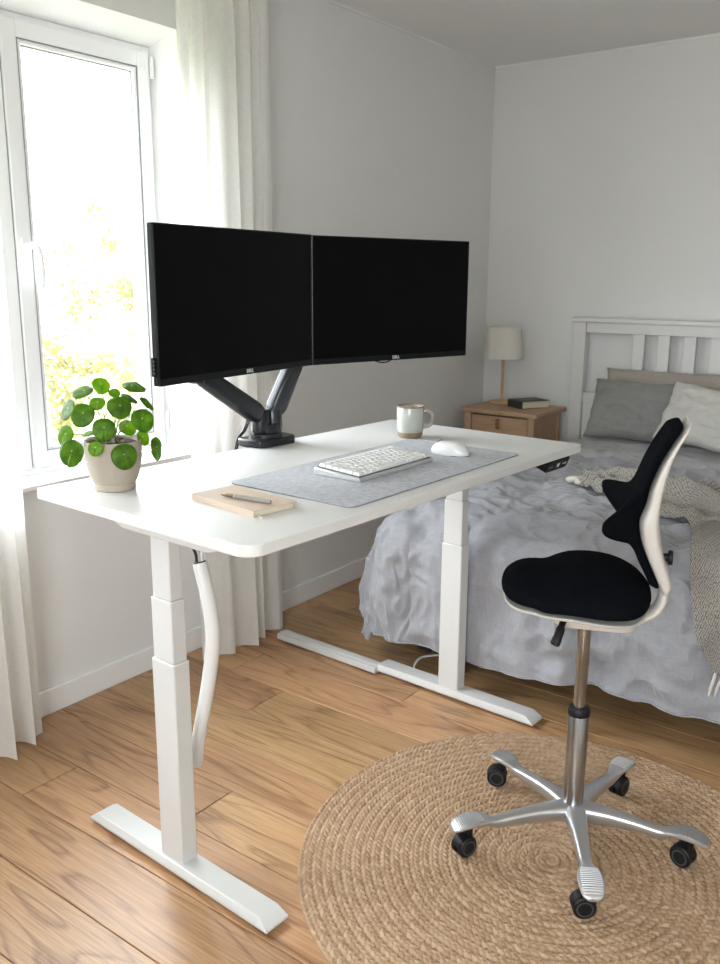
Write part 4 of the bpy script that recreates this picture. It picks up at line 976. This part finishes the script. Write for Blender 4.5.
def pillow(label, group, m, w, h, t, loc, lean, yaw, roll=0, seed=0, sag=.0, name='pillow', piping=False):
    """w across, h up; lean tips the top back; base of the pillow at loc"""
    T = thing(name, label, 'pillow', loc, 0, group); N = 46; vs = {}
    mb = MB(); R = Matrix.Rotation(yaw, 4, 'Z') @ Matrix.Rotation(lean, 4, 'X') @ Matrix.Rotation(roll, 4, 'Y')
    for side in (1, -1):
        rows = []
        for i in range(N+1):
            row = []
            for j in range(N+1):
                u, v = 2*i/N-1, 2*j/N-1
                pu = u*(1-.055*(1-v*v)*abs(u)**3); pv = v*(1-.075*(1-u*u)*abs(v)**3)
                bul = (max(0, 1-abs(u)**2.6)*max(0, 1-abs(v)**2.6))**.48
                x, z = pu*w/2, h/2+pv*h/2
                wr = .009*noise.noise(Vector((u*2.3+seed, v*3.2, side*2)))+.006*(1-2.3*abs(noise.noise(Vector((u*3+v*2+seed, v*3-u*2, side*3)))))+.003*noise.noise(Vector((u*9+seed, v*9, side)))
                y = -side*(bul*t/2+wr*min(1, bul*2.2))
                ez = .010*noise.noise(Vector((u*3+seed, 3, v*2)))*(1-bul); z += ez-sag*(1-v)*0
                row.append(tuple(R @ Vector((x+.010*noise.noise(Vector((v*3, seed+1, 0)))*abs(u), y, z))))
            rows.append(row)
        mb.grid(rows if side > 0 else [r[::-1] for r in rows])
    o = mb.build('cover', m, T, fix=False)
    bm = bmesh.new(); bm.from_mesh(o.data); bmesh.ops.remove_doubles(bm, verts=bm.verts, dist=.0008); bmesh.ops.recalc_face_normals(bm, faces=bm.faces); bm.to_mesh(o.data); bm.free(); o.data.shade_smooth()
    return T
L_ = math.radians
pillow('long beige linen pillow lying behind the grey one against the headboard', 'bed pillows', M_pil_beige, .92, .335, .11, (1.24, 4.235, .694), -L_(24), 0, L_(-1), 3)
pillow('mid-grey linen pillow leaning at the left of the bed', 'bed pillows', M_pil_grey, .49, .305, .13, (1.042, 4.06, .682), -L_(27), L_(2), L_(0), 8)
pillow('off-white linen pillow standing tilted right of the grey pillow', 'bed pillows', M_pil_white, .50, .285, .12, (1.415, 3.91, .706), -L_(28), L_(-4), L_(7), 14)
pillow('dark olive cushion just showing at the right edge of the photo', 'bed pillows', M_pil_olive, .36, .30, .12, (1.70, 4.12, .71), -L_(20), 0, 0, 21)

# throw blanket
def uvgrid(name, rows, uv, m, parent, th=.008):
    o = MB().grid(rows).build(name, m, parent, fix=False); o.data.shade_smooth()
    a = o.data.attributes.new('cloth_uv', 'FLOAT_VECTOR', 'POINT'); a.data.foreach_set('vector', np.array(uv, 'f').ravel())
    sm = o.modifiers.new('thick', 'SOLIDIFY'); sm.thickness = th; sm.offset = 1; return o
thr = thing('throw_blanket', 'taupe knitted throw with cream tassels across the foot of the bed', 'blanket', (0, 0, 0))
rows, uv = [], []
ctr = crv([(1.20, 3.09), (1.33, 3.045), (1.48, 3.00), (1.64, 2.95), (1.82, 2.92), (2.02, 2.90), (2.14, 2.90)], 30)
hwid = crv([(.030, 0), (.065, 0), (.100, 0), (.15, 0), (.19, 0), (.22, 0), (.23, 0)], 30)
for i, c in enumerate(ctr):
    row = []
    for j in range(81):
        t_ = 2*j/80-1; hw_ = hwid[i][0]; s_ = i/len(ctr)
        x, y = c[0]+.25*t_*hw_, c[1]+t_*hw_+.012*math.sin(9*c[0]+2*t_)
        base_ = duvet_point(min(max(x, QX0), QX1), y).z+.004
        e = 1-abs(t_)**4
        f = (.5+.5*math.sin(t_*9.5+3.2*c[0]*2+1.8*noise.noise(Vector((c[0]*4, t_*1.5, 0)))))
        f2 = (.5+.5*math.sin(t_*15-5*c[0]+2.5*noise.noise(Vector((c[0]*5, t_*2, 7)))))
        z = base_+.021+e*(.070*f**2.0+.028*f2**1.8+.006)*(.5+.5*min(1, s_*3))
        row.append((x, y, z)); uv.append((c[0]*1.0+.25*t_*hw_, t_*hw_*2.2, 0))
    rows.append(row)
uvgrid('throw_bunch', rows, uv, M_throw, thr)
rows, uv = [], []
NP, NQ = 110, 90
for i in range(NP+1):
    s_ = i/NP; row = []     # along the fall: from the bed top over the edge and down
    Ls = s_*.55
    for j in range(NQ+1):
        t_ = j/NQ
        left = 1.655+.215*s_-.012*math.sin(s_*9)
        if s_ < .12: left += .05*(1-s_/.12)**2
        x = left+t_*(2.13-left); b = 2.86-.0*t_-Ls
        hem_ = .0
        p = duvet_point(min(max(x, QX0), QX1), b); d = max(0, QY0-b); g = min(1, d/.3)
        nrm = Vector((0, -math.sin(min(d/.17, PI/2)), math.cos(min(d/.17, PI/2))))
        w_ = .010+.014*(1-g)*(.5+.5*math.sin(6*s_+7*t_))+.018*g*(.6+.5*math.sin(t_*13+1.0+2*s_))
        if s_ < .16: w_ += .022*(1-s_/.16)
        curl = .018*math.exp(-t_/.04)
        p = p+nrm*(w_+.024-curl*.4); p.x = x+.012*math.sin(s_*9+t_*3)
        row.append(tuple(p)); uv.append((t_*.55, Ls, 0))
    rows.append(row)
uvgrid('throw_drape', rows, uv, M_throw, thr)
rr = random.Random(4)
for k in range(13):
    p = Vector(rows[-1][int((k+.3)/13*NQ)]); a_ = rr.uniform(-.012, .012); b_ = rr.uniform(-.01, .006); L2 = rr.uniform(.055, .085)
    MB().tube(crv([p+Vector((0, 0, .006)), p+Vector((a_*.3, -.004, -.014)), p+Vector((a_, b_, -L2*.55)), p+Vector((a_*1.6, b_*1.2, -L2))], 5), [.0035, .0042, .0038, .0045, .0045, .004, .0042, .0048, .0045, .004, .0042, .0048, .0042, .0036, .003, .0015], 8).build('tassel', M_tassel, thr)
for k in range(13):
    a = math.radians(140+k*11+rr.uniform(-8, 8)); p = Vector((1.205, 3.09+(k-6)*.006, 0)); p.z = duvet_point(p.x, p.y).z+.022; q = p+Vector((math.cos(a)*.065, math.sin(a)*.060, 0)); q.z = duvet_point(q.x, q.y).z+.016; m_ = (p+q)/2; m_.z += .010
    MB().tube(crv([p, m_, q], 6), .0068, 8).build('tassel', M_tassel, thr)

# ---------------------------------------------------------------- nightstand, lamp, book
NX0, NX1, NY0, NY1, NZ_ = .108, .554, 4.040, 4.403, .766
ns = thing('nightstand', 'light oak bedside table with one drawer in the corner', 'nightstand', ((NX0+NX1)/2, (NY0+NY1)/2, 0))
cx_, cy_ = (NX0+NX1)/2, (NY0+NY1)/2
def nb(name, mb, m, par=None, **k):
    mb.v = [(x-cx_, y-cy_, z) for x, y, z in mb.v]; return mb.build(name, m, par or ns, **k)
nb('top', MB().prism(rrect(NX0, NY0, NX1, NY1, .008, 4), NZ_-.024, NZ_), M_oak, bevel=.004)
for x in (NX0+.022, NX1-.058):
    for y in (NY0+.015, NY1-.052): nb('leg', MB().box((x, y, 0), (x+.036, y+.036, NZ_-.024)), M_oak_z, bevel=.005, seg=3)
nb('side_panel', MB().box((NX0+.030, NY0+.05, NZ_-.190), (NX0+.046, NY1-.05, NZ_-.024)), M_oak)
nb('side_panel', MB().box((NX1-.046, NY0+.05, NZ_-.190), (NX1-.030, NY1-.05, NZ_-.024)), M_oak)
nb('back_panel', MB().box((NX0+.058, NY1-.04, NZ_-.190), (NX1-.058, NY1-.026, NZ_-.024)), M_oak)
nb('lower_shelf', MB().box((NX0+.03, NY0+.03, .20), (NX1-.03, NY1-.03, .218)), M_oak, bevel=.002)
dr = nb('drawer', MB().box((NX0+.061, NY0+.022, NZ_-.176), (NX1-.061, NY0+.040, NZ_-.034)).box((NX0+.066, NY0+.04, NZ_-.17), (NX1-.066, NY1-.06, NZ_-.04)), M_oak, bevel=.002)
nb('drawer_pull', MB().tube(crv([(.330, NY0+.023, NZ_-.046), (.330, NY0+.006, NZ_-.048), (.330, NY0+.004, NZ_-.070), (.330, NY0+.008, NZ_-.092), (.330, NY0+.020, NZ_-.094)], 6), [(.0095, .0022)]*25, 14, flat=(0, -1, .1)), M_leather, dr)
lp = thing('table_lamp', 'small table lamp with a cream drum shade on the nightstand', 'lamp', (.215, 4.305, NZ_+.0002))
MB().lathe([(.0, .0), (.062, .0), (.065, .002), (.065, .011), (.062, .014), (.0, .014)], 48).build('lamp_base', M_lampwood, lp)
MB().cyl((0, 0, .013), (0, 0, .262), .0078, 20).build('pole', M_lampwood, lp)
MB().lathe([(.018, .256), (.018, .262), (.010, .268), (.010, .300)], 24).build('socket', M_lampwood, lp)
MB().loops([[(r_*math.cos(2*PI*i/64), r_*math.sin(2*PI*i/64), z) for i in range(64)] for r_, z in ((.1045, .245), (.1055, .246), (.0885, .412), (.0875, .412), (.1040, .246))], cap=False).build('shade', M_shade, lp)
MB().cyl((-.088, 0, .405), (.088, 0, .405), .0016, 6).cyl((0, -.088, .405), (0, .088, .405), .0016, 6).cyl((0, 0, .29), (0, 0, .405), .002, 6).build('shade_frame', M_alu, lp)
bk_ = thing('book', 'thick black hardback book lying on the nightstand by the lamp', 'book', (.395, 4.268, NZ_+.0002), math.radians(-28))
bw, bh, bt = .066, .088, .040
MB().box((-bw, -bh, 0), (bw, bh, .003)).box((-bw, -bh, bt-.003), (bw, bh, bt)).box((-bw, -bh, 0), (bw, -bh+.003, bt)).build('cover', M_bookblack, bk_, bevel=.001)
MB().box((-bw+.004, -bh+.003, .003), (bw-.004, bh-.004, bt-.003)).build('pages', M_pages, bk_)
MB().box((-.030, -.045, bt), (.030, .050, bt+.0004)).build('cover_patch', M_bookred, bk_, smooth=False)
